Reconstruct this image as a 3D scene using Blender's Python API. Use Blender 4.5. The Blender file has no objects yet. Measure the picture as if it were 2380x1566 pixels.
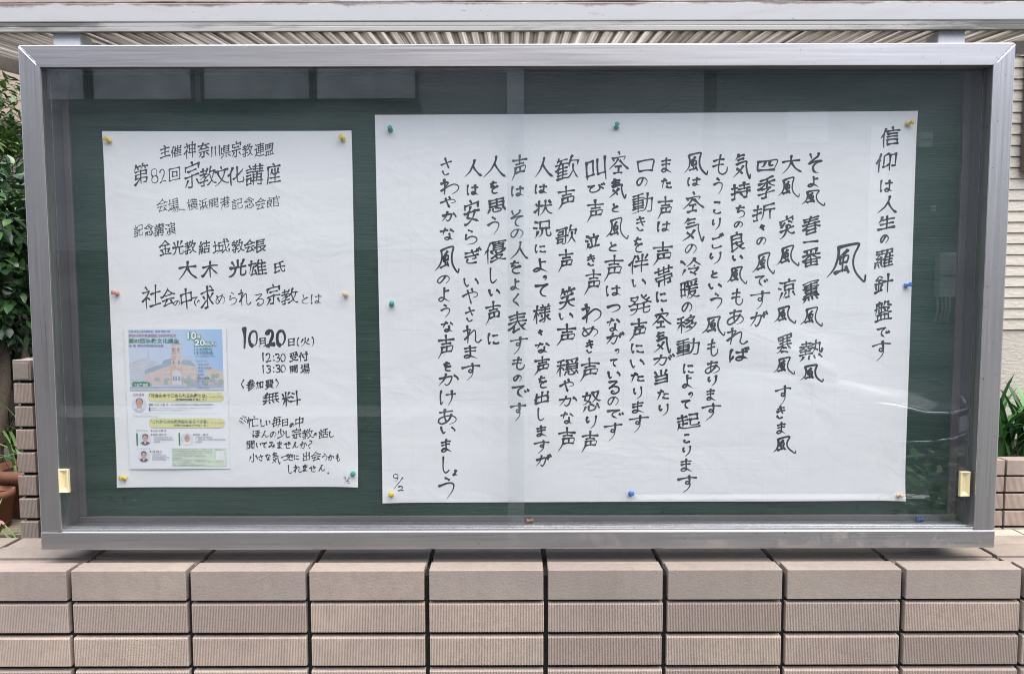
import bpy, math, random
import numpy as np
from mathutils import Matrix, Vector
R = math.radians
S = bpy.context.scene
C = S.collection
rng = random.Random(7)

# ------------------------------------------------------------------ camera, sky, sun, exposure
EYE = 1.95
FPX = 1700.0                      # focal length in pixels of a 2380 px wide frame
camd = bpy.data.cameras.new('camera')
camd.sensor_width = 36.0
camd.lens = 36.0 * FPX / 2380.0
camd.clip_start = 0.02
camd.clip_end = 500
cam = bpy.data.objects.new('camera', camd)
C.objects.link(cam)
CAMROT = (Matrix.Rotation(R(90 - 3.94), 4, 'X') @ Matrix.Rotation(-0.0025, 4, 'Z'))
cam.matrix_world = Matrix.Translation((0, 0, EYE)) @ CAMROT
S.camera = cam

SUN_EL, SUN_DIR = R(74), Vector((0.45, -0.62, 0)).normalized()
w = bpy.data.worlds.new('World')
S.world = w
w.use_nodes = True
nt = w.node_tree
sky = nt.nodes.new('ShaderNodeTexSky')
sky.sky_type = 'NISHITA'
sky.sun_disc = False
sky.sun_elevation = SUN_EL
sky.sun_rotation = math.atan2(SUN_DIR.x, SUN_DIR.y)
sky.air_density = 1.0
sky.dust_density = 4.0
sky.ozone_density = 1.0
bg = nt.nodes['Background']
nt.links.new(sky.outputs[0], bg.inputs[0])
bg.inputs[1].default_value = 0.08
sd = bpy.data.lights.new('sun', 'SUN')
sd.energy = 1.5
sd.angle = R(95)
sd.color = (1.0, 0.97, 0.93)
sun = bpy.data.objects.new('sun', sd)
C.objects.link(sun)
sv = Vector((SUN_DIR.x * math.cos(SUN_EL), SUN_DIR.y * math.cos(SUN_EL), math.sin(SUN_EL)))
sun.rotation_euler = sv.to_track_quat('Z', 'Y').to_euler()
sun.location = (4, -6, 12)
S.view_settings.view_transform = 'Standard'
S.view_settings.look = 'None'
S.view_settings.exposure = 2.15
S.view_settings.gamma = 1.0
S.cycles.use_denoising = True
S.cycles.pixel_filter_type = 'BLACKMAN_HARRIS'
S.cycles.filter_width = 1.0
S.cycles.max_bounces = 10
S.cycles.transparent_max_bounces = 16
S.cycles.caustics_reflective = False
S.cycles.caustics_refractive = False


def P(px, py, d):
    """the point of the vertical plane y = d seen at this place of the photograph"""
    v = CAMROT.to_3x3() @ Vector(((px - 1190) / FPX, (783 - py) / FPX, -1.0))
    t = d / v.y
    return Vector((v.x * t, d, EYE + v.z * t))


def mpp(py, d):
    """metres per photograph pixel on the plane y = d"""
    return (P(1191, py, d) - P(1190, py, d)).length


# ------------------------------------------------------------------ helpers: objects and meshes
def tag(o, label=None, cat=None, group=None, kind=None):
    if label: o['label'] = label
    if cat: o['category'] = cat
    if group: o['group'] = group
    if kind: o['kind'] = kind
    return o


def empty(name, loc, label, cat, group=None):
    o = bpy.data.objects.new(name, None)
    o.location = loc
    o.empty_display_size = 0.05
    C.objects.link(o)
    return tag(o, label, cat, group)


class MB:
    def __init__(self):
        self.v, self.f, self.m, self.sm = [], [], [], []

    def add(self, vs, fs, mat=0, smooth=False):
        o = len(self.v)
        self.v.extend([tuple(p) for p in vs])
        for f in fs:
            self.f.append(tuple(o + i for i in f))
            self.m.append(mat)
            self.sm.append(smooth)
        return self

    def box(self, x0, x1, y0, y1, z0, z1, mat=0):
        vs = [(x, y, z) for x in (x0, x1) for y in (y0, y1) for z in (z0, z1)]
        fs = [(0, 1, 3, 2), (4, 6, 7, 5), (0, 4, 5, 1), (2, 3, 7, 6), (0, 2, 6, 4), (1, 5, 7, 3)]
        return self.add(vs, fs, mat)

    def quad(self, a, b, c, d, mat=0):
        return self.add([a, b, c, d], [(0, 1, 2, 3)], mat)

    def prism(self, pts, axis, a0, a1, mat=0):
        """pts: 2-D outline; axis 'x': (y,z) outline swept in x, 'y': (x,z), 'z': (x,y)"""
        n = len(pts)
        mk = {'x': lambda p, a: (a, p[0], p[1]), 'y': lambda p, a: (p[0], a, p[1]), 'z': lambda p, a: (p[0], p[1], a)}[axis]
        vs = [mk(p, a0) for p in pts] + [mk(p, a1) for p in pts]
        fs = [(i, (i + 1) % n, n + (i + 1) % n, n + i) for i in range(n)]
        fs += [tuple(range(n))[::-1], tuple(range(n, 2 * n))]
        return self.add(vs, fs, mat)

    def tube(self, pts, rad, n=8, mat=0, smooth=True):
        pts = [Vector(p) for p in pts]
        rads = rad if isinstance(rad, (list, tuple)) else [rad] * len(pts)
        vs, fs = [], []
        for i, p in enumerate(pts):
            t = (pts[min(i + 1, len(pts) - 1)] - pts[max(i - 1, 0)]).normalized()
            up = Vector((0, 0, 1)) if abs(t.z) < 0.9 else Vector((1, 0, 0))
            a = t.cross(up).normalized()
            b = t.cross(a).normalized()
            for k in range(n):
                q = 2 * math.pi * k / n
                vs.append(p + (a * math.cos(q) + b * math.sin(q)) * rads[i])
        for i in range(len(pts) - 1):
            for k in range(n):
                fs.append((i * n + k, i * n + (k + 1) % n, (i + 1) * n + (k + 1) % n, (i + 1) * n + k))
        fs.append(tuple(range(n))[::-1])
        fs.append(tuple(range((len(pts) - 1) * n, len(pts) * n)))
        return self.add(vs, fs, mat, smooth)

    def lathe(self, prof, n=24, mat=0, axis='z', org=(0, 0, 0), smooth=True):
        vs, fs = [], []
        for r, h in prof:
            for k in range(n):
                q = 2 * math.pi * k / n
                c, s = r * math.cos(q), r * math.sin(q)
                p = (c, s, h) if axis == 'z' else ((c, -h, s) if axis == 'y' else (h, c, s))
                vs.append((p[0] + org[0], p[1] + org[1], p[2] + org[2]))
        for i in range(len(prof) - 1):
            for k in range(n):
                fs.append((i * n + k, i * n + (k + 1) % n, (i + 1) * n + (k + 1) % n, (i + 1) * n + k))
        fs.append(tuple(range(n))[::-1])
        fs.append(tuple(range((len(prof) - 1) * n, len(prof) * n)))
        return self.add(vs, fs, mat, smooth)

    def build(self, name, mats, parent=None, bevel=0, local=False, segs=2):
        me = bpy.data.meshes.new(name)
        me.from_pydata(self.v, [], self.f)
        mats = mats if isinstance(mats, (list, tuple)) else [mats]
        for m in mats:
            me.materials.append(m)
        me.polygons.foreach_set('material_index', self.m)
        me.polygons.foreach_set('use_smooth', self.sm)
        me.update()
        o = bpy.data.objects.new(name, me)
        C.objects.link(o)
        if parent is not None:
            o.parent = parent
            if not local:
                p, mw = parent, Matrix.Identity(4)
                while p is not None:
                    mw = p.matrix_parent_inverse @ p.matrix_basis @ mw if p.parent else p.matrix_basis @ mw
                    p = p.parent
                o.matrix_parent_inverse = mw.inverted()
        if bevel:
            b = o.modifiers.new('bevel', 'BEVEL')
            b.width = bevel
            b.segments = segs
            b.limit_method = 'ANGLE'
            b.angle_limit = R(40)
        return o


# ------------------------------------------------------------------ helpers: materials
class NT:
    def __init__(self, name):
        self.mat = bpy.data.materials.new(name)
        self.mat.use_nodes = True
        self.t = self.mat.node_tree
        self.bsdf = self.t.nodes['Principled BSDF']
        self.out = self.t.nodes['Material Output']
        self.co = self.n('ShaderNodeTexCoord').outputs['Object']

    def n(self, kind, **kw):
        nd = self.t.nodes.new(kind)
        for k, v in kw.items():
            if k.startswith('i_'):
                nd.inputs[k[2:].replace('_', ' ')].default_value = v
            else:
                setattr(nd, k, v)
        return nd

    def l(self, a, b):
        self.t.links.new(a, b)

    def map(self, scale=(1, 1, 1), rot=(0, 0, 0), src=None):
        m = self.n('ShaderNodeMapping')
        m.inputs['Scale'].default_value = scale
        m.inputs['Rotation'].default_value = rot
        self.l(src or self.co, m.inputs['Vector'])
        return m.outputs[0]

    def noise(self, scale, detail=4, rough=0.55, vec=None, dist=0):
        nd = self.n('ShaderNodeTexNoise')
        nd.inputs['Scale'].default_value = scale
        nd.inputs['Detail'].default_value = detail
        nd.inputs['Roughness'].default_value = rough
        nd.inputs['Distortion'].default_value = dist
        self.l(vec or self.co, nd.inputs['Vector'])
        return nd.outputs[0]

    def ramp(self, fac, *stops):
        nd = self.n('ShaderNodeValToRGB')
        e = nd.color_ramp.elements
        while len(e) < len(stops):
            e.new(0.5)
        for i, (p, c) in enumerate(stops):
            e[i].position = p
            c = c if isinstance(c, (tuple, list)) else (c, c, c)
            e[i].color = (*c[:3], 1)
        self.l(fac, nd.inputs[0])
        return nd.outputs[0]

    def mix(self, fac, a, b, mode='MIX'):
        nd = self.n('ShaderNodeMix', data_type='RGBA', blend_type=mode)
        for s, v in ((nd.inputs['Factor'], fac), (nd.inputs[6], a), (nd.inputs[7], b)):
            if hasattr(v, 'is_output'):
                self.l(v, s)
            elif isinstance(v, (int, float)):
                s.default_value = v
            else:
                s.default_value = (*v[:3], 1)
        return nd.outputs[2]

    def math(self, op, a, b=0.0, c=None):
        nd = self.n('ShaderNodeMath', operation=op)
        for i, v in enumerate((a, b, c)):
            if v is None:
                continue
            if hasattr(v, 'is_output'):
                self.l(v, nd.inputs[i])
            else:
                nd.inputs[i].default_value = v
        return nd.outputs[0]

    def bump(self, h, strength=0.3, dist=0.002):
        nd = self.n('ShaderNodeBump')
        nd.inputs['Strength'].default_value = strength
        nd.inputs['Distance'].default_value = dist
        self.l(h, nd.inputs['Height'])
        self.l(nd.outputs[0], self.bsdf.inputs['Normal'])

    def set(self, **kw):
        for k, v in kw.items():
            s = self.bsdf.inputs[{'color': 'Base Color', 'rough': 'Roughness', 'metal': 'Metallic', 'spec': 'Specular IOR Level',
                                  'coat': 'Coat Weight', 'trans': 'Transmission Weight', 'ior': 'IOR', 'sss': 'Subsurface Weight'}[k]]
            if hasattr(v, 'is_output'):
                self.l(v, s)
            else:
                s.default_value = (*v, 1) if isinstance(v, (tuple, list)) else v
        return self

    def island(self):
        return self.n('ShaderNodeNewGeometry').outputs['Random Per Island']


def plain(name, col, rough=0.6, var=0.12, scale=18, metal=0.0, spec=0.4, bump=0.0):
    t = NT(name)
    n = t.noise(scale, 5)
    lo = tuple(c * (1 - var) for c in col)
    hi = tuple(min(1, c * (1 + var)) for c in col)
    t.set(color=t.ramp(n, (0.3, lo), (0.7, hi)), rough=rough, metal=metal, spec=spec)
    if bump:
        t.bump(t.noise(scale * 6, 6), bump, 0.001)
    return t.mat


M = {}


def mat_aluminium(name, base, rough, streak_axis, pits=0.5, grime=0.3, metal=0.9, rust=0.0):
    t = NT(name)
    sc = {'x': (0.6, 60, 60), 'z': (60, 60, 0.6)}[streak_axis]
    st = t.noise(6, 5, 0.6, t.map(sc))
    blotch = t.noise(3.5, 3, 0.5)
    c = t.ramp(st, (0.3, tuple(x * 0.9 for x in base)), (0.7, tuple(min(1, x * 1.07) for x in base)))
    c = t.mix(t.ramp(blotch, (0.42, 0.0), (0.75, grime)), c, (base[0] * 0.72, base[1] * 0.68, base[2] * 0.64))
    # pits of corrosion, denser towards the weathered end (+x)
    vor = t.noise(120, 3, 0.6, t.map((1, 1, 0.75)))
    xyz = t.n('ShaderNodeSeparateXYZ')
    t.l(t.co, xyz.inputs[0])
    dens = t.n('ShaderNodeMapRange')
    dens.inputs['From Min'].default_value = -1.0
    dens.inputs['From Max'].default_value = 1.0
    dens.inputs['To Min'].default_value = 0.735
    dens.inputs['To Max'].default_value = 0.68
    t.l(xyz.outputs[0], dens.inputs['Value'])
    pit = t.math('GREATER_THAN', vor, dens.outputs[0])
    pit = t.math('MULTIPLY', pit, pits)
    c = t.mix(pit, c, (0.10, 0.085, 0.075))
    if rust:
        m2 = t.n('ShaderNodeMapRange')
        m2.inputs['From Min'].default_value = -0.4
        m2.inputs['From Max'].default_value = 1.0
        t.l(xyz.outputs[0], m2.inputs['Value'])
        rn = t.ramp(t.noise(17, 6, 0.7, t.map((0.8, 1, 0.9))), (0.52, 0.0), (0.70, rust))
        rf = t.math('MULTIPLY', rn, m2.outputs[0])
        c = t.mix(rf, c, (0.30, 0.20, 0.12))
        mt = t.math('MULTIPLY', t.math('SUBTRACT', 1.0, rf), metal)
        t.set(metal=mt)
    else:
        t.set(metal=metal)
    t.set(color=c, rough=t.ramp(st, (0.3, rough - 0.06), (0.7, rough + 0.08)))
    t.bump(st, 0.05, 0.0005)
    return t.mat


def mat_glass(name, x_lim=None):
    t = NT(name)
    t.t.nodes.remove(t.bsdf)
    geo = t.n('ShaderNodeNewGeometry')
    ior = t.n('ShaderNodeMapRange')
    ior.inputs['To Min'].default_value = 1.5
    ior.inputs['To Max'].default_value = 1 / 1.5
    t.l(geo.outputs['Backfacing'], ior.inputs['Value'])
    fr = t.n('ShaderNodeFresnel')
    t.l(ior.outputs[0], fr.inputs['IOR'])
    tr = t.n('ShaderNodeBsdfTransparent')
    tr.inputs[0].default_value = (0.975, 0.985, 0.985, 1)
    gl = t.n('ShaderNodeBsdfGlossy')
    gl.inputs['Roughness'].default_value = 0.0
    gl.inputs['Color'].default_value = (1, 1, 1, 1)
    m1 = t.n('ShaderNodeMixShader')
    t.l(fr.outputs[0], m1.inputs[0])
    t.l(tr.outputs[0], m1.inputs[1])
    t.l(gl.outputs[0], m1.inputs[2])
    df = t.n('ShaderNodeBsdfDiffuse')
    df.inputs[0].default_value = (0.62, 0.66, 0.68, 1)
    dust = t.ramp(t.noise(7, 6, 0.65, t.map((0.5, 1, 3))), (0.3, 0.004), (0.75, 0.020))
    speck = t.math('GREATER_THAN', t.noise(260, 2, 0.5), 0.755)
    dust = t.math('ADD', dust, t.math('MULTIPLY', speck, 0.16))
    if x_lim is not None:           # unwashed strip behind the other pane
        xyz = t.n('ShaderNodeSeparateXYZ')
        t.l(t.co, xyz.inputs[0])
        inside = t.math('LESS_THAN', xyz.outputs[0], x_lim)
        film = t.ramp(t.noise(30, 5, 0.7, t.map((1, 1, 0.35))), (0.3, 0.003), (0.7, 0.012))
        dust = t.math('ADD', dust, t.math('MULTIPLY', inside, film))
    m2 = t.n('ShaderNodeMixShader')
    t.l(dust, m2.inputs[0])
    t.l(m1.outputs[0], m2.inputs[1])
    t.l(df.outputs[0], m2.inputs[2])
    t.l(m2.outputs[0], t.out.inputs[0])
    return t.mat


def mat_paper(name, col, grid=0.0, z0=0.0):
    t = NT(name)
    n = t.noise(5, 4)
    c = t.ramp(n, (0.3, tuple(x * 0.97 for x in col)), (0.7, col))
    if grid:
        xyz = t.n('ShaderNodeSeparateXYZ')
        t.l(t.co, xyz.inputs[0])
        ms = []
        for k, off in ((0, 0.012), (2, z0)):
            fr = t.math('FRACT', t.math('DIVIDE', t.math('ADD', xyz.outputs[k], 10 + off), grid))
            d = t.math('ABSOLUTE', t.math('SUBTRACT', fr, 0.5))
            ms.append(t.math('GREATER_THAN', d, 0.5 - 0.0007 / grid))
        g = t.math('MULTIPLY', t.math('MAXIMUM', *ms), t.ramp(t.noise(9, 2), (0.35, 0.0), (0.7, 0.22)))
        c = t.mix(g, c, tuple(x * 0.6 for x in col))
    t.set(color=c, rough=0.75, spec=0.25)
    soft = t.noise(6, 4, 0.5, t.map((1, 1, 1.6)), 0.6)
    fold = t.math('ABSOLUTE', t.math('SUBTRACT', t.noise(1.7, 1, 0.3, t.map((1.2, 1, 1), (0.3, 0.4, 0.2)), 0.15), 0.5))
    fold = t.math('MULTIPLY', t.math('MINIMUM', fold, 0.03), 5.0)
    t.bump(t.math('ADD', soft, fold), 0.6, 0.006)
    return t.mat


def mat_tile(name, base, bump=0.5, fine=420):
    t = NT(name)
    isl = t.island()
    sc = lambda k, g=1.0, b_=1.0: (base[0] * k, base[1] * k * g, base[2] * k * b_)
    c = t.ramp(isl, (0.0, sc(0.80, 0.98, 0.98)), (0.25, sc(0.95, 1.02, 1.02)), (0.5, sc(1.0)), (0.75, sc(1.07, 0.97, 0.95)), (1.0, sc(1.12, 1.01, 0.97)))
    big = t.noise(5, 4, 0.6)
    c = t.mix(t.ramp(big, (0.38, 0.0), (0.72, 0.7)), c, sc(0.80, 0.95, 1.02))
    run = t.noise(16, 5, 0.65, t.map((1, 1, 0.16)))
    c = t.mix(t.ramp(run, (0.5, 0.0), (0.75, 0.5)), c, sc(0.62, 1.0, 1.0))
    moss = t.noise(8, 5, 0.7, t.map((1, 1, 0.6)))
    c = t.mix(t.ramp(moss, (0.60, 0.0), (0.78, 0.4)), c, sc(0.72, 1.06, 0.9))
    c = t.mix(t.ramp(t.noise(70, 5), (0.45, 0.0), (0.8, 0.45)), c, sc(0.72))
    c = t.mix(t.math('MULTIPLY', t.math('GREATER_THAN', t.noise(330, 2), 0.72), 0.6), c, (0.07, 0.06, 0.055))
    t.set(color=c, rough=0.72, spec=0.35)
    t.bump(t.noise(fine, 4, 0.6), bump, 0.0009)
    return t.mat


def mat_board():
    t = NT('green_painted_board')
    grain = t.noise(10, 6, 0.65, t.map((1.2, 1, 42)))
    n = t.noise(3, 4)
    c = t.ramp(grain, (0.3, (0.004, 0.021, 0.014)), (0.55, (0.008, 0.038, 0.026)), (0.8, (0.016, 0.060, 0.042)))
    c = t.mix(t.ramp(n, (0.4, 0.0), (0.7, 0.45)), c, (0.014, 0.062, 0.036))
    chip = t.math('GREATER_THAN', t.noise(40, 4, 0.65, t.map((0.6, 1, 1.6))), 0.72)
    c = t.mix(t.math('MULTIPLY', chip, 0.6), c, (0.16, 0.19, 0.16))
    hole = t.math('GREATER_THAN', t.noise(95, 2, 0.5), 0.775)
    c = t.mix(hole, c, (0.004, 0.006, 0.005))
    vor = t.n('ShaderNodeTexVoronoi', feature='DISTANCE_TO_EDGE')
    vor.inputs['Scale'].default_value = 9
    t.l(t.map((1, 1, 6)), vor.inputs['Vector'])
    crack = t.math('MULTIPLY', t.math('LESS_THAN', vor.outputs['Distance'], 0.012), t.ramp(t.noise(4, 3), (0.45, 0.0), (0.6, 0.8)))
    c = t.mix(crack, c, (0.003, 0.008, 0.006))
    t.set(color=c, rough=0.5, spec=0.4)
    t.bump(grain, 0.6, 0.0018)
    return t.mat


def mat_roof():
    t = NT('translucent_roof_sheet')
    # shading of the corrugation painted as a wave, darker in troughs; finer dirt runs between
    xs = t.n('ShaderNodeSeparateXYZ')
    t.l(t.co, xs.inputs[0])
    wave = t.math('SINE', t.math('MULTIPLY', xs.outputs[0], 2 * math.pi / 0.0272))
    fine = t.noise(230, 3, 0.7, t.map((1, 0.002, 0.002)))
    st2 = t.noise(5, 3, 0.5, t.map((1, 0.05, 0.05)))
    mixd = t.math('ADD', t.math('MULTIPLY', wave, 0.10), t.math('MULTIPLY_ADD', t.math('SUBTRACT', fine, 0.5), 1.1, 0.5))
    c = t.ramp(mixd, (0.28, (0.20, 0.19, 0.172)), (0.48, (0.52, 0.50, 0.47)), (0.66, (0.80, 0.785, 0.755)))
    c = t.mix(t.ramp(st2, (0.42, 0.0), (0.72, 0.55)), c, (0.34, 0.32, 0.295))
    t.t.nodes.remove(t.bsdf)
    df = t.n('ShaderNodeBsdfDiffuse')
    tl = t.n('ShaderNodeBsdfTranslucent')
    t.l(c, df.inputs[0])
    t.l(c, tl.inputs[0])
    mx = t.n('ShaderNodeMixShader')
    mx.inputs[0].default_value = 0.62
    t.l(df.outputs[0], mx.inputs[1])
    t.l(tl.outputs[0], mx.inputs[2])
    t.l(mx.outputs[0], t.out.inputs[0])
    return t.mat


def mat_leaf(name, dark, light, rough=0.35):
    t = NT(name)
    c = t.ramp(t.island(), (0.0, dark), (0.6, tuple((a + b) / 2 for a, b in zip(dark, light))), (1.0, light))
    t.set(color=c, rough=rough, spec=0.5)
    return t.mat


def mat_stain(name, base, stain, scale=4, lo=0.45, hi=0.72, amt=0.8, rough=0.5, metal=0.0, stretch=(1, 1, 1)):
    t = NT(name)
    c = t.mix(t.ramp(t.noise(scale, 7, 0.65, t.map(stretch)), (lo, 0.0), (hi, amt)), base, stain)
    c = t.mix(t.math('MULTIPLY', t.math('GREATER_THAN', t.noise(140, 3), 0.70), 0.45), c, (0.12, 0.11, 0.10))
    t.set(color=c, rough=rough, metal=metal)
    return t.mat


def mat_siding():
    t = NT('cream_siding')
    t.set(color=t.ramp(t.noise(3, 3), (0.3, (0.46, 0.425, 0.36)), (0.7, (0.53, 0.495, 0.425))), rough=0.85, spec=0.2)
    t.bump(t.noise(55, 5, 0.6, t.map((0.6, 1, 1.3))), 0.55, 0.008)
    return t.mat


def mat_wood(name, base):
    t = NT(name)
    g = t.noise(6, 6, 0.65, t.map((1.5, 30, 30)))
    t.set(color=t.ramp(g, (0.3, tuple(x * 0.55 for x in base)), (0.7, tuple(x * 1.15 for x in base))), rough=0.85, spec=0.2)
    t.bump(g, 0.5, 0.003)
    return t.mat


M['alu_x'] = mat_aluminium('weathered_aluminium_rail', (0.46, 0.445, 0.437), 0.35, 'x', pits=0.4, grime=0.25)
M['alu_low'] = mat_aluminium('rust_stained_aluminium_rail', (0.56, 0.545, 0.535), 0.33, 'x', pits=0.4, rust=0.85)
M['alu_z'] = mat_aluminium('weathered_aluminium_stile', (0.52, 0.50, 0.488), 0.33, 'z', pits=0.55)
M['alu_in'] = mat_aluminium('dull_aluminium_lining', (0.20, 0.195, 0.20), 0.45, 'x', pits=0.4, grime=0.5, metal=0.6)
M['track'] = plain('bright_track', (0.80, 0.81, 0.83), 0.25, 0.05, 30, metal=0.85)
M['bead'] = plain('sealant', (0.78, 0.78, 0.79), 0.6, 0.1, 80)
M['post'] = plain('pale_post_paint', (0.74, 0.75, 0.78), 0.4, 0.06, 9)
M['gutter'] = mat_stain('dirty_white_gutter', (0.48, 0.485, 0.495), (0.17, 0.135, 0.105), 7, 0.5, 0.8, 0.8, 0.45, stretch=(0.7, 1, 2.5))
tg = NT('stained_white_gutter')
zz = tg.n('ShaderNodeSeparateXYZ')
tg.l(tg.co, zz.inputs[0])
top = tg.n('ShaderNodeMapRange')
top.inputs['From Min'].default_value = P(1190, 26, 1.483).z
top.inputs['From Max'].default_value = P(1190, 6, 1.483).z
tg.l(zz.outputs[2], top.inputs['Value'])
edge = tg.math('ADD', tg.math('MULTIPLY', tg.math('POWER', top.outputs[0], 2.0), 0.34), tg.noise(11, 6, 0.7, tg.map((0.8, 1, 2.2))))
gc = tg.mix(tg.ramp(edge, (0.66, 0.0), (0.80, 0.85)), (0.48, 0.485, 0.495), (0.13, 0.10, 0.085))
gc = tg.mix(tg.ramp(tg.noise(6, 5, 0.6, tg.map((1, 1, 5))), (0.5, 0.0), (0.8, 0.35)), gc, (0.36, 0.31, 0.27))
gc = tg.mix(tg.math('MULTIPLY', tg.math('GREATER_THAN', tg.noise(120, 3, 0.6, tg.map((0.5, 1, 1.6))), 0.69), 0.6), gc, (0.12, 0.11, 0.10))
tg.set(color=gc, rough=0.45)
M['gutter'] = tg.mat
M['gutter_lip'] = mat_stain('grimy_gutter_lip', (0.40, 0.39, 0.375), (0.13, 0.13, 0.12), 6, 0.48, 0.78, 0.8, 0.5, stretch=(0.35, 1, 3))
tl_ = NT('grimy_gutter_lip')
xx = tl_.n('ShaderNodeSeparateXYZ')
tl_.l(tl_.co, xx.inputs[0])
en = tl_.n('ShaderNodeMapRange')
en.inputs['From Min'].default_value = 0.55
en.inputs['From Max'].default_value = 1.15
tl_.l(tl_.math('ABSOLUTE', xx.outputs[0]), en.inputs['Value'])
gg = tl_.math('ADD', tl_.math('MULTIPLY', en.outputs[0], 0.24), tl_.noise(9, 6, 0.7, tl_.map((0.5, 1, 4))))
lc = tl_.mix(tl_.ramp(gg, (0.54, 0.0), (0.74, 0.9)), (0.42, 0.41, 0.39), (0.10, 0.098, 0.09))
tl_.set(color=lc, rough=0.55)
M['gutter_lip'] = tl_.mat
M['rust'] = mat_stain('rusty_top_edge', (0.45, 0.40, 0.35), (0.10, 0.07, 0.055), 14, 0.35, 0.6, 0.95, 0.8, stretch=(0.5, 1, 1))
M['rafter'] = mat_stain('grey_rafter', (0.40, 0.39, 0.365), (0.16, 0.14, 0.12), 12, 0.45, 0.8, 0.6, 0.6)
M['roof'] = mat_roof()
M['glass_edge'] = plain('polished_glass_edge', (0.30, 0.36, 0.355), 0.3, 0.1, 40)
M['pull'] = plain('cream_plastic', (0.72, 0.62, 0.36), 0.4, 0.05, 30)
M['board'] = mat_board()
M['paper'] = mat_paper('white_paper', (0.81, 0.81, 0.812))
M['paper_grid'] = mat_paper('faintly_ruled_paper', (0.81, 0.81, 0.812), 0.0495, 0.02)
M['paper_gloss'] = plain('flyer_paper', (0.82, 0.83, 0.85), 0.45, 0.02, 6)
M['ink'] = plain('brush_ink', (0.050, 0.056, 0.066), 0.7, 0.45, 45, spec=0.15)
M['tile'] = mat_tile('ribbed_tile', (0.425, 0.358, 0.305))
M['tile_smooth'] = mat_tile('coping_tile', (0.295, 0.250, 0.215), 0.9, 200)
M['tile_dirt_shade'] = mat_tile('dirty_shaded_top_tile', (0.27, 0.228, 0.19), 0.7, 200)  # dirt, plus shade under the frame painted into the base colour
M['frame_dark'] = plain('dark_window_frame', (0.05, 0.055, 0.06), 0.5, 0.1, 8)
M['tile_floor'] = mat_tile('floor_tile', (0.50, 0.42, 0.34), 0.4, 200)
M['grout'] = plain('black_joint', (0.016, 0.015, 0.014), 0.9, 0.3, 60, bump=0.5)
M['siding'] = mat_siding()
M['ground'] = plain('bare_soil', (0.07, 0.055, 0.042), 0.95, 0.4, 14, bump=0.8)
M['asphalt'] = plain('asphalt', (0.055, 0.055, 0.056), 0.9, 0.25, 25, bump=0.6)
M['concrete'] = plain('concrete', (0.36, 0.35, 0.335), 0.85, 0.15, 6, bump=0.5)
M['wood'] = mat_wood('grey_weathered_plank', (0.20, 0.165, 0.125))
M['bark'] = mat_wood('smooth_bark', (0.17, 0.135, 0.105))
M['terracotta'] = plain('terracotta', (0.19, 0.082, 0.05), 0.8, 0.18, 12, bump=0.3)
M['dark_wood'] = mat_wood('dark_fence_boards', (0.035, 0.03, 0.026))
M['leaf_gloss'] = mat_leaf('glossy_dark_leaves', (0.010, 0.034, 0.014), (0.06, 0.135, 0.038), 0.32)
M['leaf_light'] = mat_leaf('light_green_leaves', (0.03, 0.085, 0.02), (0.16, 0.27, 0.06), 0.45)
M['blade'] = mat_leaf('long_green_blades', (0.02, 0.075, 0.025), (0.085, 0.23, 0.06), 0.4)
M['blade_light'] = mat_leaf('striped_pale_blades', (0.05, 0.12, 0.03), (0.22, 0.32, 0.12), 0.4)
M['petal'] = plain('pink_petal', (0.45, 0.16, 0.26), 0.6, 0.2, 60)
M['house_beige'] = plain('beige_render', (0.42, 0.33, 0.27), 0.85, 0.08, 3, bump=0.4)
M['brown'] = plain('brown_metal', (0.10, 0.075, 0.06), 0.5, 0.15, 10)
M['facade'] = plain('grey_facade', (0.40, 0.40, 0.43), 0.85, 0.08, 1.5, bump=0.3)
M['base'] = plain('dark_base_tiles', (0.075, 0.08, 0.08), 0.5, 0.15, 3)
M['facade_dark'] = plain('dark_facade', (0.28, 0.31, 0.315), 0.85, 0.08, 1.5, bump=0.3)
M['pale'] = plain('pale_grey_plastic', (0.80, 0.80, 0.78), 0.5, 0.05, 8)
M['white'] = plain('white_paint', (0.78, 0.78, 0.77), 0.5, 0.04, 8)
M['curtain'] = plain('curtained_pane', (0.80, 0.84, 0.84), 0.3, 0.25, 2.5)
M['car_paint'] = plain('grey_car_paint', (0.22, 0.235, 0.24), 0.16, 0.05, 3, metal=0.6, spec=0.6)
M['car_dark'] = plain('dark_car_plastic', (0.02, 0.022, 0.025), 0.4, 0.1, 3)
M['car_glass'] = plain('dark_car_glass', (0.24, 0.27, 0.27), 0.06, 0.1, 3, spec=1.0)
M['chrome'] = plain('chrome_trim', (0.81, 0.81, 0.812), 0.12, 0.02, 20, metal=1.0)
M['rubber'] = plain('tyre_rubber', (0.02, 0.02, 0.02), 0.85, 0.2, 40)
M['lamp_lens'] = plain('headlamp_lens', (0.55, 0.57, 0.58), 0.15, 0.1, 30)
for nm, c in dict(yellow=(0.72, 0.52, 0.03), teal=(0.01, 0.30, 0.27), green=(0.01, 0.34, 0.20), blue=(0.03, 0.17, 0.55),
                  pink=(0.62, 0.28, 0.22), cream=(0.70, 0.52, 0.36), copper=(0.40, 0.17, 0.11), navy=(0.02, 0.08, 0.28)).items():
    t = NT(nm + '_pin_plastic')
    t.set(color=c, rough=0.3, spec=0.5, sss=0.15)
    t.bsdf.inputs['Subsurface Radius'].default_value = (0.004, 0.003, 0.002)
    M['pin_' + nm] = t.mat
M['steel'] = plain('needle_steel', (0.6, 0.6, 0.6), 0.25, 0.05, 30, metal=1.0)

# ------------------------------------------------------------------ ground, road
YF, YB = 1.458, 1.533             # front of the notice board frame, face of its backing
WALL_Y = 1.41                     # front of the tiled wall under it
COPE_Z = EYE - 0.5585             # top of that wall


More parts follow.
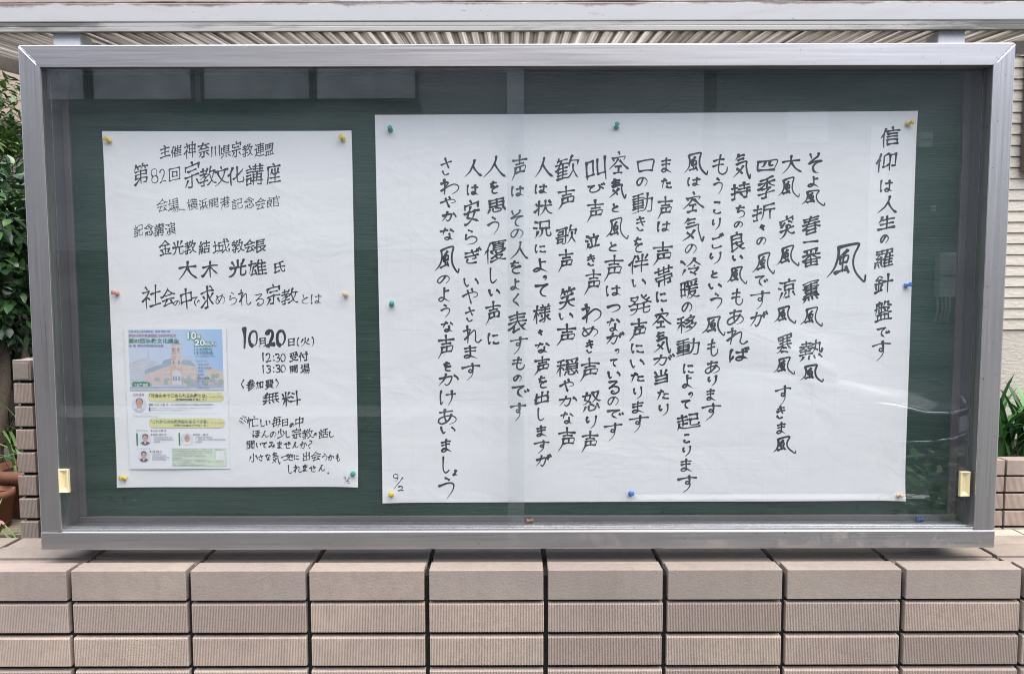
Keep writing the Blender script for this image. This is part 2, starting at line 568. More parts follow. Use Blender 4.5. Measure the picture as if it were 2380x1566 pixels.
def ground_sheet(name, mat, x0, x1, y0, y1, z, n=24, amp=0.0, kind='structure', label=None):
    m = MB()
    r = random.Random(3)
    vs, fs = [], []
    for j in range(n + 1):
        for i in range(n + 1):
            vs.append((x0 + (x1 - x0) * i / n, y0 + (y1 - y0) * j / n, z + r.uniform(-amp, amp)))
    for j in range(n):
        for i in range(n):
            a = j * (n + 1) + i
            fs.append((a, a + 1, a + n + 2, a + n + 1))
    m.add(vs, fs, 0, True)
    return tag(m.build(name, mat), label, None, None, kind)


ground_sheet('ground', M['concrete'], -60, 60, -60, 60, -0.012, 12, label='concrete ground around the street and the houses')
ground_sheet('road', M['asphalt'], -40, 40, -8.0, 0.35, 0.0, 40, label='asphalt street in front of the notice board')
ground_sheet('pavement', M['concrete'], -40, 40, 0.352, 1.40, 0.03, 30, label='concrete pavement along the tiled wall')
g = MB().box(-1.3, 1.80, 1.66, 6.0, -0.005, 0.50)
tag(g.build('ground', M['ground']), 'bare soil behind the notice board', None, None, 'structure')
g = MB().box(-12, -1.5, 1.66, 9.0, -0.005, 0.875)
tag(g.build('ground', M['ground']), 'raised planting soil beside the tiled pillar', None, None, 'structure')

# ------------------------------------------------------------------ ribbed tile walls
TP, TW, TH, TG = 0.2362, 0.2266, 0.0589, 0.0096      # pitch, width, height, joint


def ribbed(m, x0, x1, y, z0, z1, depth=0.0165, pitch=0.0031, ribs=True, mat=0):
    """one tile whose front carries vertical ribs: a single closed-sided island"""
    if ribs:
        n = max(4, int(round((x1 - x0) / pitch)))
        xs, ys = [], []
        p = (x1 - x0) / n
        for i in range(n):
            xs += [x0 + p * i, x0 + p * (i + 0.34), x0 + p * (i + 0.66)]
            ys += [y + 0.0018, y, y]
        xs.append(x1)
        ys.append(y + 0.0018)
    else:
        xs, ys = [x0, x1], [y, y]
    k = len(xs)
    e = 0.0022
    rows = [(z0, 0.0022), (z0 + e, 0.0), (z1 - e, 0.0), (z1, 0.0022)]
    vs = []
    for z, dy in rows:
        vs += [(xs[i], ys[i] + dy, z) for i in range(k)]
    fs = []
    for r in range(3):
        fs += [(r * k + i, r * k + i + 1, (r + 1) * k + i + 1, (r + 1) * k + i) for i in range(k - 1)]
    b = len(vs)
    vs += [(x0, y + depth, z0), (x1, y + depth, z0), (x1, y + depth, z1), (x0, y + depth, z1)]
    fs.append(tuple(range(k))[::-1] + (b, b + 1))
    fs.append(tuple(range(3 * k, 4 * k)) + (b + 2, b + 3))
    fs.append((0, k, 2 * k, 3 * k, b + 3, b))
    fs.append((k - 1, b + 1, b + 2, 4 * k - 1, 3 * k - 1, 2 * k - 1))
    m.add(vs, fs, mat)


def cope_tile(m, x0, x1, y, z0, z1, depth, r=0.0018):
    """smooth corner tile: face and top in one piece with a slightly rounded nose"""
    o = [(y, z0), (y, z1 - r)]
    o += [(y + r - r * math.cos(a), z1 - r + r * math.sin(a)) for a in (0.4, 0.8, 1.2)]
    o += [(y + r, z1), (y + depth, z1), (y + depth, z1 - 0.012), (y + 0.016, z1 - 0.014), (y + 0.016, z0)]
    n = len(o)
    c = 0.0012
    vs = []
    for x, s in ((x0, c), (x0 + c, 0), (x1 - c, 0), (x1, c)):
        vs += [(x, p[0] + (s if i < 6 else 0), p[1] - (s if 1 < i < 8 else 0)) for i, p in enumerate(o)]
    fs = []
    for q in range(3):
        fs += [(q * n + i, q * n + (i + 1) % n, (q + 1) * n + (i + 1) % n, (q + 1) * n + i) for i in range(n)]
    fs += [tuple(range(n))[::-1], tuple(range(3 * n, 4 * n))]
    m.add(vs, fs, 0)


root = empty('tiled_wall', (0, WALL_Y, 0), 'long low wall of ribbed beige tiles with smooth coping under the notice board', 'wall')
X_JOINT = P(991.5, 1360, WALL_Y).x          # a joint of the coping seen in the photo
grid = [X_JOINT + TP * i for i in range(-13, 14)]
fm, fc, fr = MB(), MB(), MB()
r2 = random.Random(11)
for xl in grid:
    a, b = xl + 0.0048, xl + 0.0048 + TW
    j = lambda: r2.uniform(-0.0008, 0.0008)
    cope_tile(fc, a + j(), b + j(), WALL_Y + j(), COPE_Z - TH - 0.0008, COPE_Z + j() * 0.7, 0.043)
    for k in range(19):
        z1 = COPE_Z - TH - TG - k * (TH + TG)
        if z1 - TH < 0.03:
            break
        ribbed(fm, a + j(), b + j(), WALL_Y + 0.001 + j(), z1 - TH, z1, ribs=k < 5)
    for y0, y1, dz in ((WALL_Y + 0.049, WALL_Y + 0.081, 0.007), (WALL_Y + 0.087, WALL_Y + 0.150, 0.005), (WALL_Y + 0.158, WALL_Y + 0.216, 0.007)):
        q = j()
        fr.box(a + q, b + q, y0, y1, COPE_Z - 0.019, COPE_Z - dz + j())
core = MB().box(grid[0], grid[-1] + TP, WALL_Y + 0.0155, WALL_Y + 0.225, 0.0, COPE_Z - 0.0165)
core.build('joint_core', M['grout'], root)
fm.build('ribbed_tile_face', M['tile'], root)
fc.build('coping', M['tile_smooth'], root)
fr.build('top_tile_course', M['tile_dirt_shade'], root, bevel=0.0015)

# ------------------------------------------------------------------ the notice board
nb = empty('notice_board', (0.011, YF, COPE_Z), 'large aluminium framed notice board with sliding glass, green backing and small corrugated roof', 'notice board')
KF = YF / 1.425
XL, XR = -0.9385 * KF, 0.9595 * KF
ZT, ZB = EYE + 0.4605 * KF, EYE - 0.521 * KF
FWL = 0.041 * KF                                    # face width of the frame
ZI, ZS = ZT - 0.0415 * KF, EYE - 0.4845 * KF             # inner edge of the top rail, top of the bottom rail
XIL, XIR = XL + FWL, XR - FWL


def frame_piece(outline, name, mat, tilt=0.0, lip=None):
    """mitred aluminium profile: an (x, z) outline swept from the front backwards"""
    m = MB().prism(outline, 'y', YF, YF + 0.030)
    if tilt:
        m.v = [(x, y + (tilt * (z - ZI) if y < YF + 0.001 else 0), z) for x, y, z in m.v]
    if lip:                       # slightly raised inner edge of the extrusion
        k = MB().prism(lip, 'y', YF - 0.0006, YF - 0.0001)
        k.v = [(x, y + tilt * max(0.0, z - ZI), z) for x, y, z in k.v]
        k.build('inner_edge', mat, nb)
    return m.build(name, mat, nb, bevel=0.0022)


e = 0.0006
frame_piece([(XL, ZT), (XR, ZT), (XIR + e, ZI), (XIL - e, ZI)], 'frame_rail', M['alu_x'], tilt=0.035,
            lip=[(XIL - 0.0085, ZI + 0.009), (XIR + 0.0085, ZI + 0.009), (XIR + e, ZI - 0.0004), (XIL - e, ZI - 0.0004)])
frame_piece([(XL, ZS + e), (XL, ZT - 2 * e), (XIL, ZI - 2 * e), (XIL, ZS + e)], 'frame_stile', M['alu_z'],
            lip=[(XIL - 0.007, ZS + e), (XIL - 0.007, ZI + 0.0068), (XIL + 0.0004, ZI - 2 * e), (XIL + 0.0004, ZS + e)])
frame_piece([(XR, ZS + e), (XIR, ZS + e), (XIR, ZI - 2 * e), (XR, ZT - 2 * e)], 'frame_stile', M['alu_z'],
            lip=[(XIR + 0.007, ZS + e), (XIR - 0.0004, ZS + e), (XIR - 0.0004, ZI - 2 * e), (XIR + 0.007, ZI + 0.0068)])
m = MB().box(XL, XR, YF - 0.002, YF + 0.030, ZB, ZS)
m.build('frame_rail', M['alu_low'], nb, bevel=0.0025)
# sealant squeezed out along the two mitres
for (xa, xb) in ((XL + 0.002, XIL), (XR - 0.002, XIR)):
    pts, rad = [], []
    rr = random.Random(int(abs(xa) * 1000))
    for i in range(22):
        u = i / 21
        pts.append((xa + (xb - xa) * u + rr.uniform(-0.0006, 0.0006), YF + 0.0010 + 0.09 * 0.5 * 0.0415 * (1 - u), ZT - 0.002 + (ZI - ZT + 0.002) * u + rr.uniform(-0.0006, 0.0006)))
        rad.append(0.0009 + rr.uniform(-0.0004, 0.0007))
    MB().tube(pts, rad, 6).build('sealant_bead', M['bead'], nb)
# box: lining of the four sides, backing, back plate
t = 0.002
lin = MB()
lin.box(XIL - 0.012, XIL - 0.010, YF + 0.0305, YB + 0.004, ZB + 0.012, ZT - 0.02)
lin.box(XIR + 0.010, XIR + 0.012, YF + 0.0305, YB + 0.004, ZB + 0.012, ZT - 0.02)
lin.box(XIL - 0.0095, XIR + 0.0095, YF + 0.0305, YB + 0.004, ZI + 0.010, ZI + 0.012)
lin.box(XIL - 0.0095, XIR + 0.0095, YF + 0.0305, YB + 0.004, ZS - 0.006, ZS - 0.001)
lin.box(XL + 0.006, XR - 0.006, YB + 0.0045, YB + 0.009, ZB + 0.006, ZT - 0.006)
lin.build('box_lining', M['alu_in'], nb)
for s, x in ((1, XIL), (-1, XIR)):
    a, b = sorted((x - s * 0.0098, x + s * 0.0005))
    jb = MB().box(a, b, YF + 0.0305, YF + 0.046, ZS, ZI)
    a, b = sorted((x - s * 0.0098, x - s * 0.004))
    jb.box(a, b, YF + 0.0462, YB - 0.0005, ZS, ZI)
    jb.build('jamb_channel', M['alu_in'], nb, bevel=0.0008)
GXL, GXR = P(185, 780, YB).x, P(2216, 780, YB).x
GZB, GZT = P(1190, 1195.5, YB).z, ZI + 0.006
tr = MB()
tr.box(XIL - 0.003, XIR + 0.003, YB - 0.010, YB - 0.002, ZS - 0.0008, GZB)
tr.box(XIL - 0.0035, GXL, YB - 0.006, YB + 0.004, GZB + 0.0003, GZT)
tr.box(GXR, XIR + 0.0035, YB - 0.006, YB + 0.004, GZB + 0.0003, GZT)
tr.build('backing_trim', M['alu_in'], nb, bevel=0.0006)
bd = MB().box(GXL + 0.0002, GXR - 0.0002, YB, YB + 0.004, GZB + 0.0003, GZT)
bd.build('backing_board', M['board'], nb)
# sliding tracks on the sill and under the top rail
tk = MB()
for y in (YF + 0.0075, YF + 0.0200):
    pass
tk.box(XIL + 0.0005, XIR - 0.0005, YF + 0.0015, YF + 0.0035, ZS + 0.0002, ZS + 0.0050)
tk.box(XIL + 0.0005, XIR - 0.0005, YF + 0.0120, YF + 0.0140, ZS + 0.0002, ZS + 0.0062)
tk.box(XIL + 0.0005, XIR - 0.0005, YF + 0.0240, YF + 0.0260, ZS + 0.0002, ZS + 0.0050)
tk.build('sliding_track', M['track'], nb, bevel=0.0004)
# two sliding panes, the left one in front
GX0, GX1 = P(1217, 780, YF + 0.006).x, P(1181, 780, YF + 0.017).x
M['glass'] = mat_glass('window_glass')
M['glass_rear'] = mat_glass('window_glass_with_dusty_strip', GX0)
for (xa, xb, y, ed, hx, hy0, hy1) in ((XIL + 0.001, GX0, YF + 0.0055, 1, (140, 163), 1086, 1140),
                                      (GX1, XIR - 0.001, YF + 0.0165, 0, (2228, 2251), 1097, 1154)):
    gl = MB().box(xa, xb, y, y + 0.004, ZS + 0.0022, ZI + 0.004).build('glass_pane', M['glass'] if ed else M['glass_rear'], nb)
    xe = xb if ed else xa
    MB().box(*( (xe + 0.0001, xe + 0.0011) if ed else (xe - 0.0011, xe - 0.0001)), y, y + 0.004, ZS + 0.0022, ZI + 0.003).build('ground_edge', M['glass'], gl)
    x0, x1 = P(hx[0], 1110, y).x, P(hx[1], 1110, y).x
    z1, z0 = P(1190, hy0, y).z, P(1190, hy1, y).z
    q = MB()
    c, i = 0.0058, 0.0008
    ring = lambda s, yy: [(x0 + s, yy, z0 + s), (x1 - s, yy, z0 + s), (x1 - s, yy, z1 - s), (x0 + s, yy, z1 - s)]
    xm = (x0 + x1) / 2
    vs = ring(0, y - 0.0003) + ring(0, y - 0.0062) + ring(0.0012, y - 0.0072)
    vs += [(xm - 0.0016, y - 0.0026, z0 + c * 1.7), (xm + 0.0016, y - 0.0026, z0 + c * 1.7), (xm + 0.0016, y - 0.0026, z1 - c * 1.7), (xm - 0.0016, y - 0.0026, z1 - c * 1.7)]
    fs = []
    for a in (0, 4, 8):
        fs += [(a + k, a + (k + 1) % 4, a + 4 + (k + 1) % 4, a + 4 + k) for k in range(4)]
    fs += [(12, 13, 14, 15), (3, 2, 1, 0)]
    q.add(vs, fs).build('finger_pull', M['pull'], gl)
# canopy: gutter beam, corrugated sheet, rafters, purlin
GY = 1.483
gz0, gz1 = P(1190, 72, GY).z, P(1190, 5, GY).z
lipz, midz = P(1190, 60, GY).z, P(1190, 50, GY).z
GXA, GXB = -1.42, 1.42
m = MB().box(GXA, GXB, GY, GY + 0.040, midz + 0.0003, gz1).build('gutter', M['gutter'], nb, bevel=0.002)
MB().box(GXA, GXB, GY + 0.0012, GY + 0.0085, lipz + 0.0003, midz).build('gutter_lip', M['gutter_lip'], m, bevel=0.0012)
MB().box(GXA, GXB, GY + 0.0002, GY + 0.0080, gz0, lipz).build('gutter_lip', M['gutter_lip'], m, bevel=0.0012)
MB().box(GXA, GXB, GY + 0.0004, GY + 0.010, gz1 + 0.0003, gz1 + 0.0038).build('rust_edge', M['rust'], m, bevel=0.001)
# posts
for px in (221, 2172):
    x = P(px, 1284, 1.547).x
    m = MB().box(x - 0.026, x + 0.026, 1.547, 1.597, COPE_Z - 0.001, ZT - 0.002)
    xt = P(154 if px < 1000 else 2212, 85, GY + 0.012).x
    m.box(xt - 0.027, xt + 0.027, GY + 0.012, YF + 0.081, ZT - 0.0015, gz0 + 0.003)
    m.box(x - 0.034, x + 0.034, 1.5975, 1.603, COPE_Z - 0.002, COPE_Z + 0.09)
    m.build('post', M['post'], nb, bevel=0.002)
SL = math.tan(R(6.3))
ROOF_Y0, ROOF_Y1, RX0, RX1 = GY + 0.0105, 1.96, -1.24, 1.128
rz = lambda y: gz0 + 0.0095 + SL * (y - GY)
PW, AMP = 0.0272, 0.0040
n = int((RX1 - RX0) / PW * 8)
vs, fs = [], []
ny = 3
for j in range(ny):
    y = ROOF_Y0 + (ROOF_Y1 - ROOF_Y0) * j / (ny - 1)
    for i in range(n + 1):
        x = RX0 + (RX1 - RX0) * i / n
        vs.append((x, y, rz(y) + AMP * math.sin(2 * math.pi * x / PW)))
for j in range(ny - 1):
    fs += [(j * (n + 1) + i, j * (n + 1) + i + 1, (j + 1) * (n + 1) + i + 1, (j + 1) * (n + 1) + i) for i in range(n)]
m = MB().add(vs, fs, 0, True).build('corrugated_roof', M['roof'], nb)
so = m.modifiers.new('thickness', 'SOLIDIFY')
so.thickness = 0.0008


def sloped(x0, x1, ya, yb, d0, d1):
    o = [(ya, rz(ya) - d0), (yb, rz(yb) - d0), (yb, rz(yb) - d1), (ya, rz(ya) - d1)]
    return MB().prism(o, 'x', x0, x1)


for xa, xb in ((-1.20, -1.175), (1.072, 1.100), (-0.905, -0.882), (0.888, 0.910)):
    sloped(xa, xb, 1.6000, 1.930, 0.0062, 0.034).build('rafter', M['rafter'], nb, bevel=0.001)
y = 1.9305
MB().box(RX0 + 0.015, RX1 - 0.01, y, y + 0.026, rz(y) - 0.052, rz(y) - 0.0062).build('purlin', M['rafter'], nb, bevel=0.001)
for x in (-0.892, 0.899):            # brace plates from post to rafter
    MB().prism([(1.5975, rz(1.60) - 0.115), (1.5975, rz(1.60) - 0.0345), (1.72, rz(1.72) - 0.0345)], 'x', x - 0.006, x - 0.001).build('brace', M['rafter'], nb)

# ------------------------------------------------------------------ garden side, right
PY = 2.84
pz = P(1190, 1072, PY).z
PX0 = P(2338, 1100, PY).x
root = empty('planter_wall', (2, PY, pz), 'tiled planter wall holding the long green leaves in front of the cream house', 'planter')
fm, fc = MB(), MB()
for i in range(-10, 8):
    a = PX0 + TP * i + 0.004
    cope_tile(fc, a, a + TW, PY, pz - TH, pz, 0.06)
    for k in range(8):
        z1 = pz - TH - TG - k * (TH + TG)
        ribbed(fm, a, a + TW, PY + 0.001, z1 - TH, z1, ribs=True, pitch=0.0046)
MB().box(PX0 - 10 * TP, PX0 + 8 * TP, PY + 0.0155, PY + 0.12, pz - 0.75, pz - 0.0165).build('joint_core', M['grout'], root)
fm.build('ribbed_tile_face', M['tile'], root)
fc.build('coping', M['tile_smooth'], root)
MB().box(PX0 - 10 * TP, PX0 + 8 * TP, PY + 0.1205, PY + 0.55, pz - 0.6, pz - 0.03).build('planting_soil', M['ground'], root)
# tiled step in front of the planter
sz = P(1190, 1230, PY).z
m = MB().box(1.825, 4.6, 1.70, PY - 0.001, 0.0, sz - 0.006, 1)
k = 0
for i in range(12):
    xa = 1.822 + i * 0.158
    for j in range(5):
        ya = PY - 0.004 - (j + 1) * 0.2362
        if ya < 1.70: break
        m.box(xa, xa + 0.150, ya, ya + 0.2282, sz - 0.010, sz)
tag(m.build('tiled_path', [M['tile_floor'], M['grout']]), 'pale tiled path up to the planter wall', None, None, 'structure')

# cream house with rough lap siding above stucco
root = empty('cream_house', (3, 3.42, 0), 'cream house with rough lap siding beside the notice board', 'house')
HY = 3.42
zs = P(1190, 768, HY).z
MB().box(0.9, 9, HY, HY + 5, 0.0, zs - 0.002).build('stucco_wall', M['siding'], root)
lap = 25 * mpp(500, HY)
m = MB()
z = zs
while z < 6.2:
    m.prism([(HY - 0.008, z), (HY - 0.0075, z + 0.005), (HY - 0.002, z + lap - 0.004), (HY - 0.0005, z + lap - 0.004), (HY - 0.0005, z)], 'x', 0.9, 9)
    z += lap
m.box(0.9, 9, HY, HY + 5, zs, z - 0.002)
m.build('siding', M['siding'], root)
a, b = P(2375, 385, HY - 0.03), P(2375, 120, HY - 0.03)
m = MB().box(a.x, a.x + 1.2, HY - 0.045, HY - 0.017, a.z - 0.03, a.z)
m.box(a.x, a.x + 0.03, HY - 0.045, HY - 0.017, a.z + 0.0005, b.z)
m.box(a.x + 1.17, a.x + 1.2, HY - 0.045, HY - 0.017, a.z + 0.0005, b.z)
m.box(a.x + 0.0305, a.x + 1.1695, HY - 0.045, HY - 0.017, b.z - 0.03, b.z)
wf = m.build('window', M['brown'], root)
MB().box(a.x + 0.031, a.x + 1.169, HY - 0.030, HY - 0.020, a.z + 0.001, b.z - 0.031).build('pane', M['car_glass'], wf)
MB().prism([(HY - 0.6, 6.1), (HY - 0.6, 6.25), (HY + 2.5, 7.4), (HY + 5.6, 6.25), (HY + 5.6, 6.1)], 'x', 0.5, 9.4).build('roof', M['facade_dark'], root)

# ------------------------------------------------------------------ garden side, left
BY = 2.12
bz = P(1190, 833, BY).z
bx = P(31, 900, BY).x
root = empty('tiled_pillar', (bx + 0.1, BY + 0.2, 0.5), 'narrow end of a ribbed tile garden wall left of the notice board', 'wall')
fm, fc = MB(), MB()
DEPTH = 1.9
for k in range(14):
    z1 = bz - 0.001 - k * (TH + TG)
    x = bx
    for wd in (0.052, 0.108, 0.052):
        if k == 0:
            cope_tile(fc, x, x + wd, BY, z1 - TH, z1, 0.05)
        else:
            ribbed(fm, x, x + wd, BY, z1 - TH, z1, pitch=0.0040)
        x += wd + TG
    # long legs of the tiles on the left flank
    for q in range(8):
        ya = BY + 0.0172 + q * TP
        (fc if k == 0 else fm).box(bx, bx + 0.009, ya, ya + TW - (0.01 if q == 0 else 0), z1 - TH, z1)
MB().box(bx + 0.0095, bx + 0.2275 - 0.001, BY + 0.0155, BY + DEPTH, 0.4, bz - 0.0175).build('joint_core', M['grout'], root)
fm.build('ribbed_tile_face', M['tile'], root)
fc.build('coping', M['tile_smooth'], root)
ins = MB()
ins.box(bx + 0.004, bx + 0.048, BY - 0.003, BY - 0.0005, bz - TH + 0.002, bz - 0.010)
ins.build('cap_inset', M['tile_smooth'], root, bevel=0.001)

# beige house behind the shrubs
root = empty('beige_house', (-6, 7.2, 0), 'beige house with sloping dark eaves behind the shrubs', 'house')
MB().box(-12, -3.2, 7.2, 12, 0.0, 6.6).build('wall', M['house_beige'], root)
hp = lambda x, y: P(x, y, 7.0)
for (ya, yb, th) in ((255, 300, 16), (372, 425, 20), (560, 590, 20)):
    a, b = hp(-260, ya - 60), hp(120, yb + 10)
    d = th * mpp(400, 7.0)
    MB().prism([(a.x, a.z), (b.x, b.z), (b.x, b.z - d), (a.x, a.z - d)], 'y', 6.85, 7.195).build('eave', M['brown'], root)
MB().prism([(-12.4, 6.6), (-7.6, 8.4), (-2.8, 6.6), (-2.8, 6.45), (-12.4, 6.45)], 'y', 6.8, 12.4).build('roof', M['facade_dark'], root)
fb = MB()
for i in range(41):
    x = -9 + i * 0.16
    fb.box(x, x + 0.15, 4.9, 4.925, 0.87, 2.42 + 0.02 * (i % 3))
root = empty('board_fence', (-7, 4.9, 0.87), 'dark wooden board fence behind the glossy bush', 'fence')
fb.build('boards', M['dark_wood'], root)
MB().box(-9, -2.45, 4.93, 4.97, 1.9, 1.98).build('rail', M['dark_wood'], root)


# ------------------------------------------------------------------ plants
def leaf(m, p, d, up, L, W, fold=0.25, droop=0.15):
    d = d.normalized()
    s = d.cross(up)
    if s.length < 1e-3:
        s = d.cross(Vector((1, 0, 0)))
    s.normalize()
    n = s.cross(d).normalized()
    prof = ((0.0, 0.08), (0.3, 0.85), (0.6, 0.9), (1.0, 0.03))
    vs, fs = [], []
    for u, wv in prof:
        c = p + d * (L * u) - n * (droop * L * u * u)
        vs += [c + s * (W * wv * 0.5) + n * (fold * W * wv * 0.5), c, c - s * (W * wv * 0.5) + n * (fold * W * wv * 0.5)]
    for i in range(3):
        fs += [(i * 3, i * 3 + 1, i * 3 + 4, i * 3 + 3), (i * 3 + 1, i * 3 + 2, i * 3 + 5, i * 3 + 4)]
    m.add(vs, fs, 0, True)


def rdir(r):
    while True:
        v = Vector((r.uniform(-1, 1), r.uniform(-1, 1), r.uniform(-1, 1)))
        if 0.05 < v.length < 1:
            return v.normalized()


def bush(name, label, cat, loc, blobs, nleaf, L, W, mats, trunk, seed, group=None, lift=0.4):
    r = random.Random(seed)
    root = empty(name, loc, label, cat, group)
    m = MB()
    for i in range(nleaf):
        c, rad = r.choice(blobs)
        d = rdir(r)
        q = Vector(c) + Vector((d.x * rad[0], d.y * rad[1], d.z * rad[2])) * (r.random() ** 0.4)
        dd = (d + rdir(r) * 0.9 + Vector((0, 0, -0.15))).normalized()
        leaf(m, q, dd, Vector((0, 0, 1)) + rdir(r) * lift, L * r.uniform(0.65, 1.2), W * r.uniform(0.7, 1.2))
    m.build('crown', mats, root)
    tb = MB()
    for pts, ra in trunk:
        tb.tube(pts, ra, 8)
    tb.build('trunk', M['bark'], root)
    return root


bush('glossy_bush', 'tall bush with glossy dark oval leaves and bare forked stems at the left', 'bush', (-2.30, 3.15, 0.87),
     [((-2.30, 3.15, 2.15), (0.42, 0.40, 0.32)), ((-2.45, 3.2, 1.95), (0.45, 0.42, 0.30)), ((-2.2, 3.1, 2.30), (0.30, 0.3, 0.20)), ((-2.14, 3.05, 1.93), (0.2, 0.2, 0.22)), ((-2.22, 3.3, 1.72), (0.3, 0.2, 0.2))],
     3600, 0.064, 0.036, M['leaf_gloss'],
     [([(-2.24, 3.12, 0.86), (-2.22, 3.1, 1.25), (-2.15, 3.08, 1.55), (-2.12, 3.06, 1.95)], [0.035, 0.030, 0.024, 0.012]),
      ([(-2.22, 3.1, 1.25), (-2.30, 3.12, 1.55), (-2.36, 3.14, 2.0)], [0.026, 0.020, 0.010]),
      ([(-2.24, 3.1, 1.2), (-2.1, 3.1, 1.42), (-2.06, 3.1, 1.8)], [0.024, 0.018, 0.010])], 5)
r = random.Random(21)
bl, tk = [], []
for i in range(16):
    x, y = -2.86 + r.uniform(-0.35, 0.30), 4.1 + r.uniform(-0.25, 0.25)
    zt = r.uniform(2.45, 3.15)
    bl.append(((x, y, zt), (0.20, 0.20, 0.10)))
    bl.append(((x + 0.06, y, zt - 0.28), (0.18, 0.18, 0.06)))
    tk.append(([(x, y, 0.86), (x + 0.02, y, zt * 0.6), (x, y, zt)], [0.010, 0.009, 0.005]))
bush('feathery_shrub', 'tall light green shrub with small pointed leaves at the upper left', 'shrub', (-2.9, 4.1, 0.87), bl, 5200, 0.060, 0.020, M['leaf_light'], tk, 8)


def strap_plant(name, label, loc, n, L, W, mat, seed, group=None, spread=0.9, local_x=0.1):
    r = random.Random(seed)
    m = MB()
    for i in range(n):
        a = r.uniform(0, 2 * math.pi)
        s = Vector((math.cos(a), math.sin(a), 0))
        p0 = Vector(loc) + Vector((r.uniform(-local_x, local_x), r.uniform(-0.06, 0.06), -0.01))
        ln, wd = L * r.uniform(0.6, 1.15), W * r.uniform(0.7, 1.2)
        sp = spread * r.uniform(0.35, 1.1)
        side = s.cross(Vector((0, 0, 1)))
        vs, fs = [], []
        K = 7
        for k in range(K + 1):
            u = k / K
            c = p0 + s * (ln * sp * u * (0.5 + 0.5 * u)) + Vector((0, 0, ln * (u * 1.1 - 0.75 * sp * u * u)))
            ww = wd * 0.5 * (0.6 + 1.2 * u) * (1 - u) ** 0.5 if u < 1 else 0.0004
            ww = max(ww, 0.0004)
            vs += [c + side * ww + Vector((0, 0, ww * 0.35)), c, c - side * ww + Vector((0, 0, ww * 0.35))]
        for k in range(K):
            fs += [(k * 3, k * 3 + 1, k * 3 + 4, k * 3 + 3), (k * 3 + 1, k * 3 + 2, k * 3 + 5, k * 3 + 4)]
        m.add(vs, fs, 0, True)
    o = m.build(name, mat)
    return tag(o, label, 'plant', group)


strap_plant('strap_leaf_plant', 'dense tuft of long dark green leaves in the planter right by the frame', (P(2345, 1055, 3.08).x, 3.08, pz - 0.03), 80, 0.36, 0.026, M['blade'], 31, None, 0.8, 0.13)
strap_plant('strap_leaf_plant', 'second tuft of long green leaves farther along the planter', (P(2345, 1055, 3.08).x + 0.42, 3.10, pz - 0.03), 60, 0.36, 0.026, M['blade'], 32, None, 0.8, 0.13)
# plank shelf with two flower pots and grassy plants
SHZ = P(1190, 1238, 2.74).z
root = empty('plank_shelf', (-2.4, 2.9, 0.88), 'grey weathered plank shelf carrying terracotta pots', 'shelf')
m = MB()
m.box(-3.3, -1.60, 2.74, 2.93, SHZ - 0.028, SHZ)
m.box(-3.3, -1.60, 2.937, 3.13, SHZ - 0.028, SHZ)
m.build('plank', M['wood'], root, bevel=0.003)
MB().box(-2.95, -2.8, 2.78, 3.1, 0.87, SHZ - 0.0285).build('foot', M['concrete'], root)
MB().box(-1.85, -1.70, 2.78, 3.1, 0.87, SHZ - 0.0285).build('foot', M['concrete'], root)


def pot(label, x, y, rad, h):
    root = empty('flower_pot', (x, y, SHZ), label, 'flower pot')
    pr = [(rad * 0.68, 0.001), (rad * 0.93, h * 0.78), (rad, h * 0.78), (rad, h), (rad * 0.90, h), (rad * 0.86, h * 0.86), (0.002, h * 0.86)]
    MB().lathe(pr, 32, org=(x, y, SHZ)).build('body', M['terracotta'], root)
    MB().lathe([(rad * 0.855, h * 0.87), (0.002, h * 0.875)], 24, org=(x, y, SHZ)).build('soil', M['ground'], root)


pot('wide terracotta pot with thick rim on the plank shelf', -2.00, 3.02, 0.15, 0.205)
pot('small terracotta pot in front of the wide pot', -2.03, 2.83, 0.062, 0.148)
strap_plant('strap_leaf_plant', 'striped pale green leaves arching out of the wide terracotta pot', (-2.00, 3.0, SHZ + 0.175), 38, 0.34, 0.014, M['blade_light'], 41, None, 1.0, 0.07)
strap_plant('strap_leaf_plant', 'thin grassy leaves hanging beside the plank shelf', (-1.90, 2.66, 0.88), 46, 0.34, 0.011, M['blade_light'], 43, None, 1.0, 0.10)
strap_plant('strap_leaf_plant', 'broad dark leaves behind the terracotta pots', (-2.20, 3.35, 0.92), 30, 0.62, 0.055, M['blade'], 45, None, 0.55, 0.2)
root = empty('pink_flower', (-1.93, 2.68, 0.89), 'single drooping pink flower beside the small terracotta pot', 'flower')
MB().tube([(-1.93, 2.68, 0.88), (-1.945, 2.67, 1.02), (-1.915, 2.66, 1.105), (-1.90, 2.65, 1.095)], 0.0022, 6).build('stem', M['blade_light'], root)
m = MB()
for k in range(6):
    a = k * math.pi / 3
    leaf(m, Vector((-1.90, 2.65, 1.095)), Vector((math.cos(a), math.sin(a) * 0.6, -0.5)), Vector((0, 0, 1)), 0.032, 0.011)
m.build('petals', M['petal'], root)

# ------------------------------------------------------------------ brush lettering
# Every written character is drawn as brush strokes: the centre lines of its strokes are found once per character
# (from the outline of the letter form) and each is then drawn as a tapering ribbon of ink.
def glyph_edges(ch, offset=0.0):
    cu = bpy.data.curves.new('t', 'FONT')
    cu.body = ch
    cu.offset = offset
    o = bpy.data.objects.new('t', cu)
    C.objects.link(o)
    bpy.context.view_layer.update()
    me = bpy.data.meshes.new_from_object(o.evaluated_get(bpy.context.evaluated_depsgraph_get()))
    vs = np.array([v.co[:2] for v in me.vertices])
    fs = [tuple(p.vertices) for p in me.polygons]
    bpy.data.objects.remove(o)
    bpy.data.curves.remove(cu)
    bpy.data.meshes.remove(me)
    return vs, fs


RES = 84


